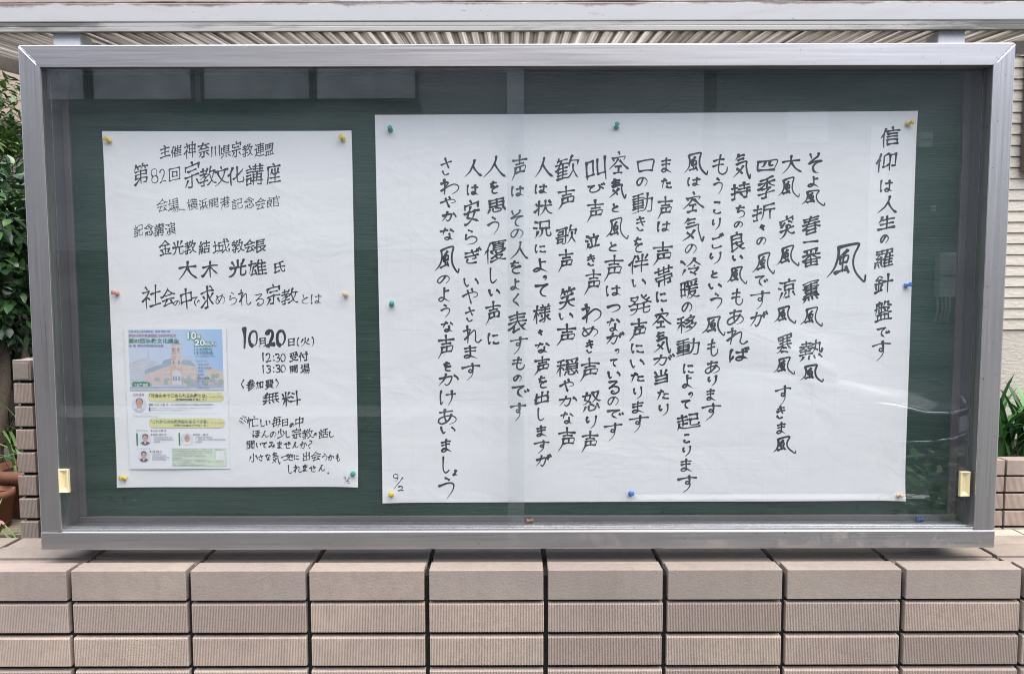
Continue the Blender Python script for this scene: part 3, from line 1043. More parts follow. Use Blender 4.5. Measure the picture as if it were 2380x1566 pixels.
def raster(ch):
    vs, fs = glyph_edges(ch)
    cnt = {}
    for f in fs:
        for a, b in zip(f, f[1:] + f[:1]):
            k = (a, b) if a < b else (b, a)
            cnt[k] = cnt.get(k, 0) + 1
    ed = [k for k, c in cnt.items() if c == 1]
    lo, hi = vs.min(0), vs.max(0)
    ext = (hi - lo)
    A = np.array([vs[a] for a, b in ed])
    B = np.array([vs[b] for a, b in ed])
    H, W_ = int(ext[1] * RES) + 6, int(ext[0] * RES) + 6
    img = np.zeros((H, W_), bool)
    xs = lo[0] + (np.arange(W_) - 2.5) / RES
    for j in range(H):
        y = lo[1] + (j - 2.5) / RES + 1e-6
        c = (A[:, 1] > y) != (B[:, 1] > y)
        if not c.any():
            continue
        a, b = A[c], B[c]
        xi = a[:, 0] + (y - a[:, 1]) / (b[:, 1] - a[:, 1]) * (b[:, 0] - a[:, 0])
        img[j] = ((xi[None, :] > xs[:, None]).sum(1) % 2) == 1
    return img


def thin(img):
    I = np.pad(img, 1).astype(np.uint8)
    while True:
        ch = False
        for st in (0, 1):
            p = [I[:-2, 1:-1], I[:-2, 2:], I[1:-1, 2:], I[2:, 2:], I[2:, 1:-1], I[2:, :-2], I[1:-1, :-2], I[:-2, :-2]]
            B = sum(x.astype(int) for x in p)
            T = sum(((p[k] == 0) & (p[(k + 1) % 8] == 1)).astype(int) for k in range(8))
            if st == 0:
                c = (p[0] * p[2] * p[4] == 0) & (p[2] * p[4] * p[6] == 0)
            else:
                c = (p[0] * p[2] * p[6] == 0) & (p[0] * p[4] * p[6] == 0)
            d = (I[1:-1, 1:-1] == 1) & (B >= 2) & (B <= 6) & (T == 1) & c
            if d.any():
                I[1:-1, 1:-1][d] = 0
                ch = True
        if not ch:
            return I[1:-1, 1:-1].astype(bool)


def trace(sk):
    S_ = set(map(tuple, np.argwhere(sk)))

    def nbs(p):
        r, c = p
        o = []
        for dr in (-1, 0, 1):
            for dc in (-1, 0, 1):
                if dr == dc == 0:
                    continue
                q = (r + dr, c + dc)
                if q in S_:
                    if dr and dc and ((r + dr, c) in S_ or (r, c + dc) in S_):
                        continue
                    o.append(q)
        return o

    N = {p: nbs(p) for p in S_}
    nodes = [p for p in S_ if len(N[p]) != 2]
    edges, seen = [], set()
    for p in nodes:
        for q in N[p]:
            if (p, q) in seen:
                continue
            path = [p, q]
            seen.add((p, q))
            while len(N[path[-1]]) == 2:
                nx = [k for k in N[path[-1]] if k != path[-2]]
                if not nx:
                    break
                path.append(nx[0])
                if path[-1] == p:
                    break
            seen.add((path[-1], path[-2]))
            edges.append(path)
    used = {p for e_ in edges for p in e_} | {p for p in nodes}
    left = S_ - used
    while left:
        p = next(iter(left))
        path = [p]
        left.discard(p)
        while True:
            nx = [k for k in N[path[-1]] if k in left]
            if not nx:
                break
            path.append(nx[0])
            left.discard(nx[0])
        if len(path) > 5:
            edges.append(path + [path[0]])
    for p in nodes:
        if len(N[p]) == 0:
            edges.append([p, p])
    par = {}

    def find(x):
        while par.get(x, x) != x:
            x = par[x]
        return x

    keep = []
    for e_ in edges:
        a, b = e_[0], e_[-1]
        if a != b and len(e_) <= 5 and len(N[a]) > 2 and len(N[b]) > 2:
            par[find(a)] = find(b)
        else:
            keep.append(e_)
    for _ in range(2):
        deg = {}
        for e_ in keep:
            for k in (e_[0], e_[-1]):
                deg[find(k)] = deg.get(find(k), 0) + 1
        nk = []
        for e_ in keep:
            a, b = find(e_[0]), find(e_[-1])
            if a != b and len(e_) < 6 and ((deg[a] == 1 and deg[b] > 2) or (deg[b] == 1 and deg[a] > 2)):
                continue
            nk.append(e_)
        keep = nk
    mem = {}
    for e_ in keep:
        for k in (e_[0], e_[-1]):
            mem.setdefault(find(k), set()).add(k)
    cen = {k: np.mean(np.array(list(v), float), axis=0) for k, v in mem.items()}
    paths = []
    for e_ in keep:
        a = np.array(e_, float)
        a[0], a[-1] = cen[find(e_[0])], cen[find(e_[-1])]
        paths.append(a)
    ends = {}
    for i, e_ in enumerate(keep):
        ends.setdefault(find(e_[0]), []).append((i, 0))
        ends.setdefault(find(e_[-1]), []).append((i, 1))

    def dirn(i, s):
        a = paths[i] if s == 0 else paths[i][::-1]
        d = a[min(8, len(a) - 1)] - a[0]
        return d / (np.linalg.norm(d) + 1e-9)

    link = {}
    for k, es in ends.items():
        cand = []
        for x in range(len(es)):
            for y in range(x + 1, len(es)):
                cand.append((float(dirn(*es[x]) @ dirn(*es[y])), es[x], es[y]))
        for d, a, b in sorted(cand, key=lambda z: z[0]):
            if a in link or b in link:
                continue
            if d < -0.72 or len(es) == 2:
                link[a], link[b] = b, a
    out, done = [], set()
    starts = [(i, s) for i in range(len(paths)) for s in (0, 1) if (i, s) not in link]
    for st in starts + [(i, 0) for i in range(len(paths))]:
        i, s = st
        if i in done:
            continue
        pts = []
        while i not in done:
            done.add(i)
            a = paths[i] if s == 0 else paths[i][::-1]
            pts.append(a if not pts else a[1:])
            o = (i, 1 - s)
            if o not in link:
                break
            i, s = link[o]
        out.append(np.concatenate(pts))
    return out


SKEL = {}


def strokes_of(ch):
    """stroke centre lines in pixels (x right, y up), with their bounding box"""
    if ch in SKEL:
        return SKEL[ch]
    out = []
    parts = []
    for p in trace(thin(raster(ch))):
        p = p[:, ::-1]
        cut, last = [0], 0
        for i in range(7, len(p) - 7):
            a, b = p[i] - p[i - 6], p[i + 6] - p[i]
            cs = (a @ b) / (np.linalg.norm(a) * np.linalg.norm(b) + 1e-9)
            if cs < 0.35 and i - last > 8 and ch not in KANA:
                best = min(range(i, min(i + 5, len(p) - 7)), key=lambda k: ((p[k] - p[k - 6]) @ (p[k + 6] - p[k])))
                cut.append(best)
                last = best
        cut.append(len(p) - 1)
        parts += [p[a:b + 1] for a, b in zip(cut, cut[1:]) if b > a]
    for p in parts:
        seg = np.linalg.norm(np.diff(p, axis=0), axis=1)
        L = seg.sum()
        if L < 2:
            p = np.array([p[0] + (-1.5, 1.5), p[0], p[0] + (1.5, -1.5)])
        else:
            s = np.concatenate([[0], np.cumsum(seg)])
            n = max(4, int(L / 3))
            q = np.linspace(0, L, n)
            p = np.stack([np.interp(q, s, p[:, 0]), np.interp(q, s, p[:, 1])], 1)
            for _ in range(2):
                c = p.copy()
                c[1:-1] = p[:-2] * 0.25 + p[1:-1] * 0.5 + p[2:] * 0.25
                p = c
            closed = np.linalg.norm(p[0] - p[-1]) < 2.5
            if not closed:
                for a, b in ((0, 1), (-1, -2)):
                    d = p[a] - p[b]
                    p[a] = p[a] + d / (np.linalg.norm(d) + 1e-9) * 2.2
        d = p[-1] - p[0]
        if (abs(d[0]) > abs(d[1]) * 1.2 and d[0] < 0) or (abs(d[0]) <= abs(d[1]) * 1.2 and d[1] > 0):
            p = p[::-1]
        out.append(p)
    SKEL[ch] = out
    return out



# centre lines of the characters that come back again and again in the writer's own running hand (0..100 boxes, y down)
HAND = {
 '風': '24,11 26,35 21,60 12,75 1,86|26,12 48,5 71,1 73,8 66,28 64,50 70,72 84,90 95,98 98,83|48,19 41,27 31,35|31,40 33,56|31,41 50,34 49,51|33,56 49,51|41,27 39,52 38,75|20,78 50,68|46,62 53,76',
 '声': '3,24 50,21 97,19|48,0 50,38|26,40 78,35|22,54 60,48 90,46 84,70|55,48 55,70|26,73 84,68|27,52 20,78 0,100',
 '人': '52,0 48,25 30,65 0,95|45,35 62,62 82,85 100,95',
 '気': '28,0 22,10 12,20|26,10 58,4|24,24 56,18|18,40 55,31 74,28 72,45 80,75 92,98 98,80|55,50 36,72 3,92|22,60 50,82',
 '空': '45,0 52,12|14,28 22,42|18,32 60,23 82,20 74,36|45,34 28,55 0,77|52,40 75,60 100,77|28,68 60,64|45,66 43,92|20,97 64,92',
 'す': '0,20 100,10|58,0 60,35 52,52 38,48 42,36 58,42 60,60 48,82 28,100',
 'の': '60,12 50,45 25,85 8,75 8,45 35,12 70,5 95,30 92,60 72,92',
 'は': '10,0 4,40 8,95 16,82|42,28 98,20|74,0 74,50 72,85 52,95 40,82 58,72 98,92',
 'ま': '20,22 95,12|22,45 90,36|58,0 58,50 56,85 30,95 18,82 45,72 100,95',
 'い': '5,5 8,45 20,85 32,70|78,10 95,35 98,55',
 'り': '12,10 8,40 18,55 28,42|80,0 82,40 70,75 40,100',
 'で': '0,15 60,5 72,4 40,35 36,70 62,98|75,48 82,60|92,38 100,50',
 'な': '5,25 55,14|38,0 20,55|75,12 98,30|66,42 66,80 45,98 28,84 50,75 88,98',
 'よ': '52,28 92,20|50,0 52,50 50,80 20,98 2,84 35,72 100,98',
 'に': '12,5 4,45 10,95 22,78|45,28 90,24|48,82 70,92 98,86',
 'を': '12,22 78,14|45,0 18,50 45,40 58,62|92,42 40,62 32,88 60,100 90,96',
 'が': '0,42 50,30 62,36 54,80 40,98 30,86|34,8 26,50 2,92|70,28 80,44|78,10 86,26|92,2 100,18',
 'も': '48,0 40,50 42,88 65,100 92,85 98,60|8,28 72,22|5,55 70,48',
 'う': '40,0 62,12|10,42 55,28 88,35 85,65 55,100',
 'と': '28,0 38,40|88,25 20,60 15,85 45,98 95,95',
 'か': '0,42 55,30 66,36 58,80 42,98 32,86|38,6 28,50 2,92|78,22 92,36 98,52',
 'た': '5,28 55,20|35,0 5,100|58,50 95,44|52,82 72,95 100,92',
 'し': '12,0 8,45 12,80 35,100 65,96 98,80',
 'つ': '0,35 45,12 85,10 98,40 80,75 40,100',
 'っ': '0,35 45,12 85,10 98,40 80,75 40,100',
 'く': '85,0 50,28 12,50 45,72 95,100',
 'こ': '15,12 80,8 70,24|20,72 12,88 45,100 98,92',
 'て': '0,14 60,8 100,0 55,30 42,65 60,92 85,100',
 'き': '20,24 85,10|15,46 90,32|45,0 62,40 78,62|20,78 45,100 75,92',
 'や': '0,50 45,28 85,25 95,45 70,58|55,0 62,18|30,12 45,60 58,100',
 'さ': '5,38 95,22|42,0 58,35 75,62|18,75 40,100 72,94',
 'あ': '15,22 82,12|42,0 38,50 48,92|75,35 58,72 25,98 5,85 12,62 48,45 85,48 98,70 82,92 62,100',
 'れ': '22,0 22,50 20,100|0,28 40,20 2,78|2,78 45,36 66,24 68,55 66,85 82,98 100,82',
 'わ': '22,0 22,50 20,100|0,28 40,20 2,78|2,78 45,42 75,30 98,45 92,75 65,98',
 'ら': '35,0 62,12|18,25 12,62 45,45 85,48 92,72 65,95 30,100',
 'る': '15,8 80,2 15,60 50,42 90,50 95,78 60,100 35,92 42,78 62,88',
 'め': '12,18 30,60 48,85|70,5 58,50 25,95 5,78 15,45 55,22 92,35 98,65 75,98',
 'け': '12,0 5,45 10,95 22,78|42,30 98,24|74,0 74,50 55,100',
 'そ': '18,0 28,22|75,0 68,18 10,48 60,40 98,36 60,50 42,70 50,92 75,100',
 'ち': '10,22 90,14|48,0 25,58 60,42 92,55 85,82 45,100',
 'ん': '55,0 30,50 2,100 30,62 48,58 52,85 68,98 98,72',
 'み': '15,12 55,5 35,55 12,88 2,72 30,60 75,68 100,78|82,40 72,78 50,100',
 'せ': '0,38 98,26|72,0 74,45 62,62|30,15 30,60 36,90 60,98 90,94',
 'ょ': '52,28 92,20|50,0 52,50 50,80 20,98 2,84 35,72 100,98',
 '々': '42,0 8,52|30,25 92,18 58,62|45,58 72,98',
 '口': '5,8 12,92|6,14 60,4 97,2 88,84|14,90 90,82',
 '大': '2,36 50,30 92,24|48,0 46,35 30,70 0,100|48,38 70,72 100,94',
 '一': '0,70 45,40 100,20',
 '四': '4,12 8,95|4,18 60,4 97,2 88,88|38,14 34,50 26,60|58,10 60,48 76,46|10,92 88,86',
}


def hand_strokes(s):
    out = []
    for st in s.split('|'):
        p = np.array([[float(a) for a in q.split(',')] for q in st.split()])
        p[:, 1] = 100 - p[:, 1]
        if len(p) == 2:
            p = np.array([p[0], (p[0] + p[1]) / 2 + (0.5, 1.5), p[1]])
        e = np.concatenate([[2 * p[0] - p[1]], p, [2 * p[-1] - p[-2]]])
        r_ = []
        for i in range(1, len(e) - 2):
            a, b, c, d = e[i - 1], e[i], e[i + 1], e[i + 2]
            for u in np.linspace(0, 1, 6)[:-1]:
                r_.append(0.5 * (2 * b + (c - a) * u + (2 * a - 5 * b + 4 * c - d) * u * u + (3 * b - a - 3 * c + d) * u ** 3))
        r_.append(p[-1])
        out.append(np.array(r_))
    return out


KANA = set('はのですそよちもういりごとまたをきにっかるぎめびなてがしれあらやさくこえけづんみせ々ょ')


class Ink:
    """collects the brush strokes of one sheet; surf(x, z) gives the sheet's own front surface"""

    def __init__(self, surf, seed):
        self.m, self.surf, self.r, self.k = MB(), surf, random.Random(seed), 0

    def char(self, ch, c, w_, h_, sw, slant=0.10, wild=1.0):
        r = self.r
        own = ch in HAND
        ps = hand_strokes(HAND[ch]) if own else strokes_of(ch)
        if own:
            slant *= 0.12
        al = np.concatenate(ps)
        a0, a1 = al.min(0), al.max(0)
        mid, half = (a0 + a1) / 2, np.maximum((a1 - a0) / 2, 1e-3)
        kk = r.uniform(0.8, 1.2) * slant * 1.9
        f1, f2, g1, g2 = (r.uniform(0, 6.28) for _ in range(4))
        am = 0.034 * wild
        nps = []
        for p in ps:
            q = (p - mid) / max(half.max(), 1e-3)
            x, y = q[:, 0], q[:, 1]
            X = x + am * np.sin(2.3 * y + f1) + am * np.sin(2.0 * x + f2) + 0.04 * wild * y * math.sin(g2)
            Y = y + kk * x + am * np.sin(2.6 * x + g1) + am * np.sin(1.8 * y + g2) - 0.05 * wild * x * x
            sh = np.array([r.gauss(0, 0.012), r.gauss(0, 0.012)]) * wild
            nps.append(np.stack([X, Y], 1) + sh)
        al = np.concatenate(nps)
        a0, a1 = al.min(0), al.max(0)
        ext = np.maximum(a1 - a0, 0.02)
        bw, bh = max(w_ - sw, 0.001), max(h_ - sw, 0.001)
        thin_x, thin_y = ext[0] < 0.15, ext[1] < 0.15
        sx = bw / ext[0] if not thin_x else bh / ext[1]
        sy = bh / ext[1] if not thin_y else bw / ext[0]
        nst = len(nps)
        base = sw * 0.5 * (1.0 if nst < 7 else (0.92 if nst < 12 else 0.80))
        for q in nps:
            p = (q - (a0 + a1) / 2) * (sx, sy)
            self.stroke(p + (c[0], c[1]), base * r.uniform(0.86, 1.14))

    def stroke(self, p, hw):
        r = self.r
        n = len(p)
        t = np.gradient(p, axis=0)
        t /= np.linalg.norm(t, axis=1)[:, None] + 1e-12
        nr = np.stack([-t[:, 1], t[:, 0]], 1)
        u = np.linspace(0, 1, n)
        d = p[-1] - p[0]
        L = np.linalg.norm(np.diff(p, axis=0), axis=1).sum()
        wv = 0.80 + 0.10 * np.sin(u * r.uniform(3, 6) + r.uniform(0, 6)) + 0.16 * (2 * u - 1) ** 2
        horiz = abs(d[0]) > 1.8 * abs(d[1])
        if horiz:
            wv *= 0.80 + 0.30 * np.abs(u - 0.45)
        wv += r.uniform(0.25, 0.55) * np.exp(-(u * L / (hw * 2.4)) ** 2)              # the brush pressed down at the start
        if horiz:
            wv += r.uniform(0.1, 0.35) * np.exp(-((1 - u) * L / (hw * 2.2)) ** 2)     # and again at the end of a bar
        if t[-1, 0] < -0.2 and t[-1, 1] < -0.2 and L > 5 * hw:        # sweep to the lower left
            wv *= 1 - 0.72 * np.clip((u - 0.45) / 0.55, 0, 1) ** 1.3
        elif t[-1, 0] > 0.3 and t[-1, 1] < -0.25 and L > 8 * hw:      # press and sweep to the lower right
            wv *= 1 + 0.35 * np.exp(-((u - 0.82) / 0.12) ** 2)
            wv *= 1 - 0.8 * np.clip((u - 0.88) / 0.12, 0, 1)
        elif not horiz and L > 8 * hw:
            wv *= 1 - 0.35 * np.clip((u - 0.7) / 0.3, 0, 1)
        wv = np.clip(wv, 0.16, 1.75)
        o = []
        e0 = p[0] - t[0] * hw * 0.75
        e1 = p[-1] + t[-1] * hw * 0.6
        tilt = (nr[0] * 0.35)
        rows = [(e0 + tilt * hw, nr[0], 0.45 * wv[0])] + [(p[i], nr[i], wv[i]) for i in range(n)] + [(e1, nr[-1], 0.40 * wv[-1])]
        self.k += 1
        off = 0.00016 + (self.k % 60) * 2.5e-6
        vs, fs = [], []
        for c, nn, ww in rows:
            for s in (1, -1):
                x, z = c + nn * (s * ww * hw)
                vs.append((x, self.surf(x, z) - off, z))
        for i in range(len(rows) - 1):
            fs.append((2 * i, 2 * i + 1, 2 * i + 3, 2 * i + 2))
        self.m.add(vs, fs)


def sheet(root_name, label, cat, corners, mat, amp, seed, y, n=(60, 44), th=0.0002):
    """a pinned paper: four corners (TL, TR, BR, BL) on the backing, gently waved; returns the object and its surface"""
    r = random.Random(seed)
    ph = [r.uniform(0, 6.28) for _ in range(6)]
    tl, tr_, br, bl = [Vector((c.x, c.z)) for c in corners]
    x0, x1 = min(tl.x, bl.x), max(tr_.x, br.x)
    z0, z1 = min(bl.y, br.y), max(tl.y, tr_.y)

    def surf(x, z):
        u, v = (x - x0) / (x1 - x0), (z - z0) / (z1 - z0)
        b = 0.5 + 0.5 * math.sin(u * 7 + ph[0] + 1.3 * math.sin(v * 2 + ph[1]))
        b += 0.35 * math.sin(u * 15 + v * 4 + ph[2]) + 0.3 * math.sin(v * 9 + u * 3 + ph[3])
        edge = 0.85 + 0.15 * min(1, 6 * min(abs(v), abs(1 - v)))
        lift = sum(k * max(0.0, 1 - math.hypot(x - cx_, z - cz_) / 0.075) ** 2 for cx_, cz_, k in ((x0, z0, 0.004), (x1, z0, 0.006), (x1, z1, 0.003), (x0, z1, 0.002)))
        return y - 0.0022 - amp * (0.8 + b * edge) - lift

    m = MB()
    nx, nz = n
    vs, fs = [], []
    for j in range(nz + 1):
        v = j / nz
        for i in range(nx + 1):
            u = i / nx
            p = (tl * (1 - u) + tr_ * u) * (1 - v) + (bl * (1 - u) + br * u) * v
            vs.append((p.x, surf(p.x, p.y), p.y))
    for j in range(nz):
        fs += [(j * (nx + 1) + i, (j + 1) * (nx + 1) + i, (j + 1) * (nx + 1) + i + 1, j * (nx + 1) + i + 1) for i in range(nx)]
    o = m.add(vs, fs, 0, True).build(root_name, mat)
    so = o.modifiers.new('thickness', 'SOLIDIFY')
    so.thickness = th
    so.offset = -1
    es = o.modifiers.new('crisp_edges', 'EDGE_SPLIT')
    es.split_angle = R(40)
    return tag(o, label, cat), surf


PYS = YB - 0.002
big, big_surf = sheet('handwritten_notice', 'large white sheet with many vertical columns of brush writing about the wind', 'notice',
                      [P(872, 268.5, PYS), P(2130, 259.5, PYS), P(2101, 1162, PYS), P(890.5, 1167, PYS)], M['paper_grid'], 0.0017, 4, YB)
small, small_surf = sheet('handwritten_notice', 'smaller white poster with horizontal brush writing and a colour flyer stuck on it', 'notice',
                          [P(239.5, 306, PYS), P(818, 305, PYS), P(833.5, 1130, PYS), P(274.5, 1131.5, PYS)], M['paper'], 0.0012, 9, YB, (36, 50))

ink = Ink(big_surf, 1)
KB = 0.2948                                   # photograph pixels per unit of the tables below


def put(table, x0, y0, k, ink, sw_k, sw_h, depth, slant, ref=0):
    for ch, cx, cy, h, w_ in table:
        px, py = x0 + cx * k, y0 + cy * k
        p = P(px, py, depth)
        s = k * mpp(py, depth)
        sw = (sw_h if ch in KANA else sw_k)
        if h > 250: sw = sw_k * 1.35
        if ref: sw *= min(1.0, max(0.62, (h * w_) ** 0.5 / ref))
        ink.char(ch, (p.x, p.z), w_ * s, h * s, sw * s, slant)


RIGHT = [('信', 2010, 215, 175, 165), ('仰', 1980, 415, 165, 175), ('は', 1980, 600, 105, 105), ('人', 1990, 745, 145, 165), ('生', 1980, 890, 125, 150), ('の', 1965, 1015, 75, 75), ('羅', 1960, 1170, 175, 160), ('針', 1960, 1365, 170, 155), ('盤', 1955, 1585, 185, 150), ('で', 1955, 1748, 90, 110), ('す', 1940, 1895, 170, 155),
         ('風', 1667, 1200, 320, 325),
         ('そ', 1420, 418, 168, 120), ('よ', 1405, 565, 95, 95), ('風', 1408, 692, 135, 195), ('春', 1390, 910, 165, 155), ('一', 1385, 1037, 30, 130), ('番', 1390, 1160, 165, 155), ('薫', 1385, 1430, 200, 145), ('風', 1390, 1625, 165, 190), ('熱', 1385, 1893, 185, 195), ('風', 1395, 2070, 150, 195),
         ('大', 1240, 430, 155, 170), ('風', 1215, 607, 170, 180), ('突', 1200, 925, 195, 130), ('風', 1205, 1145, 175, 190), ('涼', 1195, 1415, 185, 150), ('風', 1182, 1610, 150, 185), ('寒', 1175, 1835, 172, 130), ('風', 1175, 2010, 150, 180), ('す', 1165, 2245, 170, 135), ('き', 1148, 2377, 110, 75), ('ま', 1150, 2500, 105, 80), ('風', 1180, 2633, 150, 190),
         ('四', 1045, 435, 105, 175), ('季', 1035, 610, 190, 150), ('折', 1015, 805, 155, 190), ('々', 1003, 925, 55, 48), ('の', 995, 1030, 70, 85), ('風', 1012, 1205, 180, 190), ('で', 995, 1345, 95, 110), ('す', 985, 1495, 155, 165), ('が', 975, 1643, 130, 145),
         ('気', 845, 445, 205, 150), ('持', 835, 640, 155, 165), ('ち', 830, 800, 110, 80), ('の', 815, 900, 58, 80), ('良', 810, 1040, 170, 125), ('い', 807, 1166, 48, 90), ('風', 805, 1300, 150, 170), ('も', 805, 1470, 140, 100), ('あ', 790, 1630, 130, 140), ('れ', 805, 1778, 140, 175), ('ば', 820, 1925, 130, 165),
         ('も', 672, 430, 165, 130), ('う', 655, 600, 135, 80), ('こ', 648, 770, 105, 70), ('り', 640, 898, 105, 72), ('ご', 652, 1030, 130, 100), ('り', 632, 1165, 105, 95), ('と', 625, 1292, 65, 60), ('い', 630, 1387, 50, 110), ('う', 640, 1503, 130, 100), ('風', 620, 1698, 165, 195), ('も', 612, 1868, 145, 95), ('あ', 610, 2023, 110, 125), ('り', 608, 2128, 95, 75), ('ま', 600, 2238, 105, 80), ('す', 602, 2373, 145, 160),
         ('風', 482, 422, 185, 200), ('は', 465, 565, 80, 110), ('空', 465, 727, 175, 180), ('気', 460, 945, 195, 180), ('の', 440, 1092, 85, 100), ('冷', 440, 1235, 155, 175), ('暖', 432, 1405, 172, 165), ('の', 410, 1550, 85, 90), ('移', 408, 1683, 160, 165), ('動', 418, 1868, 160, 195), ('に', 422, 2035, 85, 90), ('よ', 415, 2135, 115, 90), ('っ', 440, 2243, 55, 42), ('て', 402, 2315, 80, 80), ('起', 425, 2455, 155, 195), ('こ', 410, 2583, 80, 60), ('り', 408, 2683, 95, 72), ('ま', 407, 2793, 115, 100), ('す', 412, 2940, 145, 160),
         ('ま', 250, 435, 125, 90), ('た', 250, 578, 90, 90), ('声', 238, 770, 190, 130), ('は', 228, 918, 90, 110), ('声', 220, 1130, 195, 165), ('帯', 225, 1305, 185, 155), ('に', 210, 1472, 92, 92), ('空', 215, 1640, 165, 165), ('気', 218, 1830, 180, 145), ('が', 230, 1965, 100, 175), ('当', 208, 2098, 130, 120), ('た', 222, 2240, 90, 100), ('り', 227, 2358, 105, 82)]
LEFT = [('口', 2175, 438, 115, 145), ('の', 2145, 565, 80, 95), ('動', 2150, 735, 180, 175), ('き', 2135, 895, 125, 80), ('を', 2115, 1060, 130, 75), ('伴', 2118, 1212, 170, 165), ('い', 2120, 1362, 70, 115), ('発', 2130, 1535, 180, 190), ('声', 2115, 1730, 190, 150), ('に', 2110, 1875, 85, 110), ('い', 2107, 1995, 75, 120), ('た', 2112, 2103, 85, 115), ('り', 2112, 2225, 110, 75), ('ま', 2115, 2338, 105, 105), ('す', 2122, 2470, 150, 165),
        ('空', 1965, 415, 185, 170), ('気', 1955, 620, 165, 145), ('と', 1935, 770, 75, 60), ('風', 1950, 930, 180, 190), ('と', 1915, 1075, 80, 68), ('声', 1922, 1245, 220, 165), ('は', 1920, 1422, 95, 125), ('つ', 1922, 1562, 75, 115), ('な', 1920, 1690, 115, 110), ('が', 1935, 1795, 105, 145), ('っ', 1950, 1900, 52, 42), ('て', 1925, 1988, 72, 68), ('い', 1925, 2085, 65, 105), ('る', 1925, 2183, 115, 95), ('の', 1918, 2290, 80, 95), ('で', 1935, 2393, 82, 140), ('す', 1918, 2533, 155, 155),
        ('叫', 1783, 455, 200, 175), ('び', 1785, 612, 85, 145), ('声', 1777, 795, 190, 145), ('泣', 1755, 1035, 135, 125), ('き', 1745, 1182, 100, 72), ('声', 1757, 1355, 215, 145), ('わ', 1748, 1600, 160, 165), ('め', 1737, 1743, 92, 135), ('き', 1733, 1860, 115, 65), ('声', 1735, 2043, 200, 165), ('怒', 1747, 2293, 185, 155), ('り', 1745, 2455, 115, 90), ('声', 1735, 2608, 185, 145),
        ('歓', 1555, 455, 212, 200), ('声', 1550, 690, 195, 145), ('歌', 1550, 980, 165, 178), ('声', 1545, 1185, 190, 130), ('笑', 1555, 1480, 190, 140), ('い', 1547, 1625, 62, 118), ('声', 1550, 1768, 185, 165), ('穏', 1558, 2023, 165, 185), ('や', 1552, 2168, 115, 122), ('か', 1562, 2290, 92, 150), ('な', 1555, 2423, 105, 110), ('声', 1552, 2590, 205, 150),
        ('人', 1375, 450, 165, 155), ('は', 1350, 622, 85, 102), ('状', 1367, 770, 135, 155), ('況', 1360, 938, 155, 155), ('に', 1345, 1092, 75, 95), ('よ', 1345, 1222, 115, 120), ('っ', 1382, 1322, 48, 34), ('て', 1355, 1417, 110, 115), ('様', 1357, 1603, 170, 150), ('々', 1345, 1750, 55, 45), ('な', 1360, 1870, 92, 122), ('声', 1357, 2013, 165, 135), ('を', 1362, 2140, 105, 75), ('出', 1357, 2263, 115, 120), ('し', 1350, 2393, 112, 60), ('ま', 1355, 2525, 100, 90), ('す', 1355, 2650, 115, 130), ('が', 1372, 2755, 105, 130),
        ('声', 1180, 455, 212, 135), ('は', 1165, 640, 92, 105), ('そ', 1160, 852, 140, 112), ('の', 1160, 972, 82, 110), ('人', 1180, 1105, 150, 155), ('を', 1150, 1237, 112, 92), ('よ', 1147, 1372, 98, 85), ('く', 1155, 1495, 112, 62), ('表', 1165, 1670, 185, 160), ('す', 1177, 1853, 150, 150), ('も', 1172, 1993, 112, 110), ('の', 1165, 2108, 58, 75), ('で', 1188, 2213, 102, 145), ('す', 1170, 2375, 152, 135),
        ('人', 985, 447, 180, 190), ('を', 980, 610, 105, 72), ('思', 1000, 752, 140, 155), ('う', 975, 912, 145, 100), ('優', 990, 1117, 200, 185), ('し', 975, 1302, 130, 62), ('い', 982, 1437, 60, 95), ('声', 972, 1597, 200, 132), ('に', 976, 1800, 100, 98),
        ('人', 818, 460, 145, 150), ('は', 812, 630, 92, 98), ('安', 805, 810, 205, 135), ('ら', 800, 1003, 125, 105), ('ぎ', 815, 1145, 135, 140), ('い', 800, 1357, 75, 122), ('や', 792, 1467, 135, 132), ('さ', 790, 1608, 125, 85), ('れ', 810, 1765, 150, 155), ('ま', 795, 1903, 112, 115), ('す', 798, 2060, 150, 155),
        ('さ', 605, 447, 145, 95), ('わ', 632, 605, 130, 158), ('や', 617, 727, 100, 132), ('か', 627, 838, 88, 122), ('な', 610, 977, 105, 118), ('風', 610, 1177, 220, 205), ('の', 582, 1332, 75, 108), ('よ', 587, 1452, 122, 100), ('う', 597, 1583, 112, 82), ('な', 610, 1705, 92, 105), ('声', 602, 1865, 205, 145), ('を', 612, 2018, 82, 68), ('か', 622, 2120, 105, 165), ('け', 617, 2265, 130, 135), ('あ', 612, 2413, 130, 155), ('い', 617, 2518, 65, 122), ('ま', 605, 2640, 115, 92), ('し', 602, 2790, 142, 62), ('ょ', 673, 2853, 60, 48), ('う', 605, 2975, 180, 132)]
put(RIGHT, 1475.0, 256.5, KB, ink, 17.5, 15, PYS, 0.13)
put(LEFT, 859.4, 256.5, KB, ink, 17.5, 15, PYS, 0.13)
put([('9', 207, 2893, 70, 45), ('2', 247, 2975, 45, 45)], 859.4, 256.5, KB, ink, 9, 9, PYS, 0.0)
a, b = P(859.4 + 262 * KB, 256.5 + 2890 * KB, PYS), P(859.4 + 192 * KB, 256.5 + 2980 * KB, PYS)
ink.stroke(np.array([[a.x + (b.x - a.x) * u, a.z + (b.z - a.z) * u] for u in np.linspace(0, 1, 6)]), 0.0011)
ink.m.build('lettering', M['ink'], big)

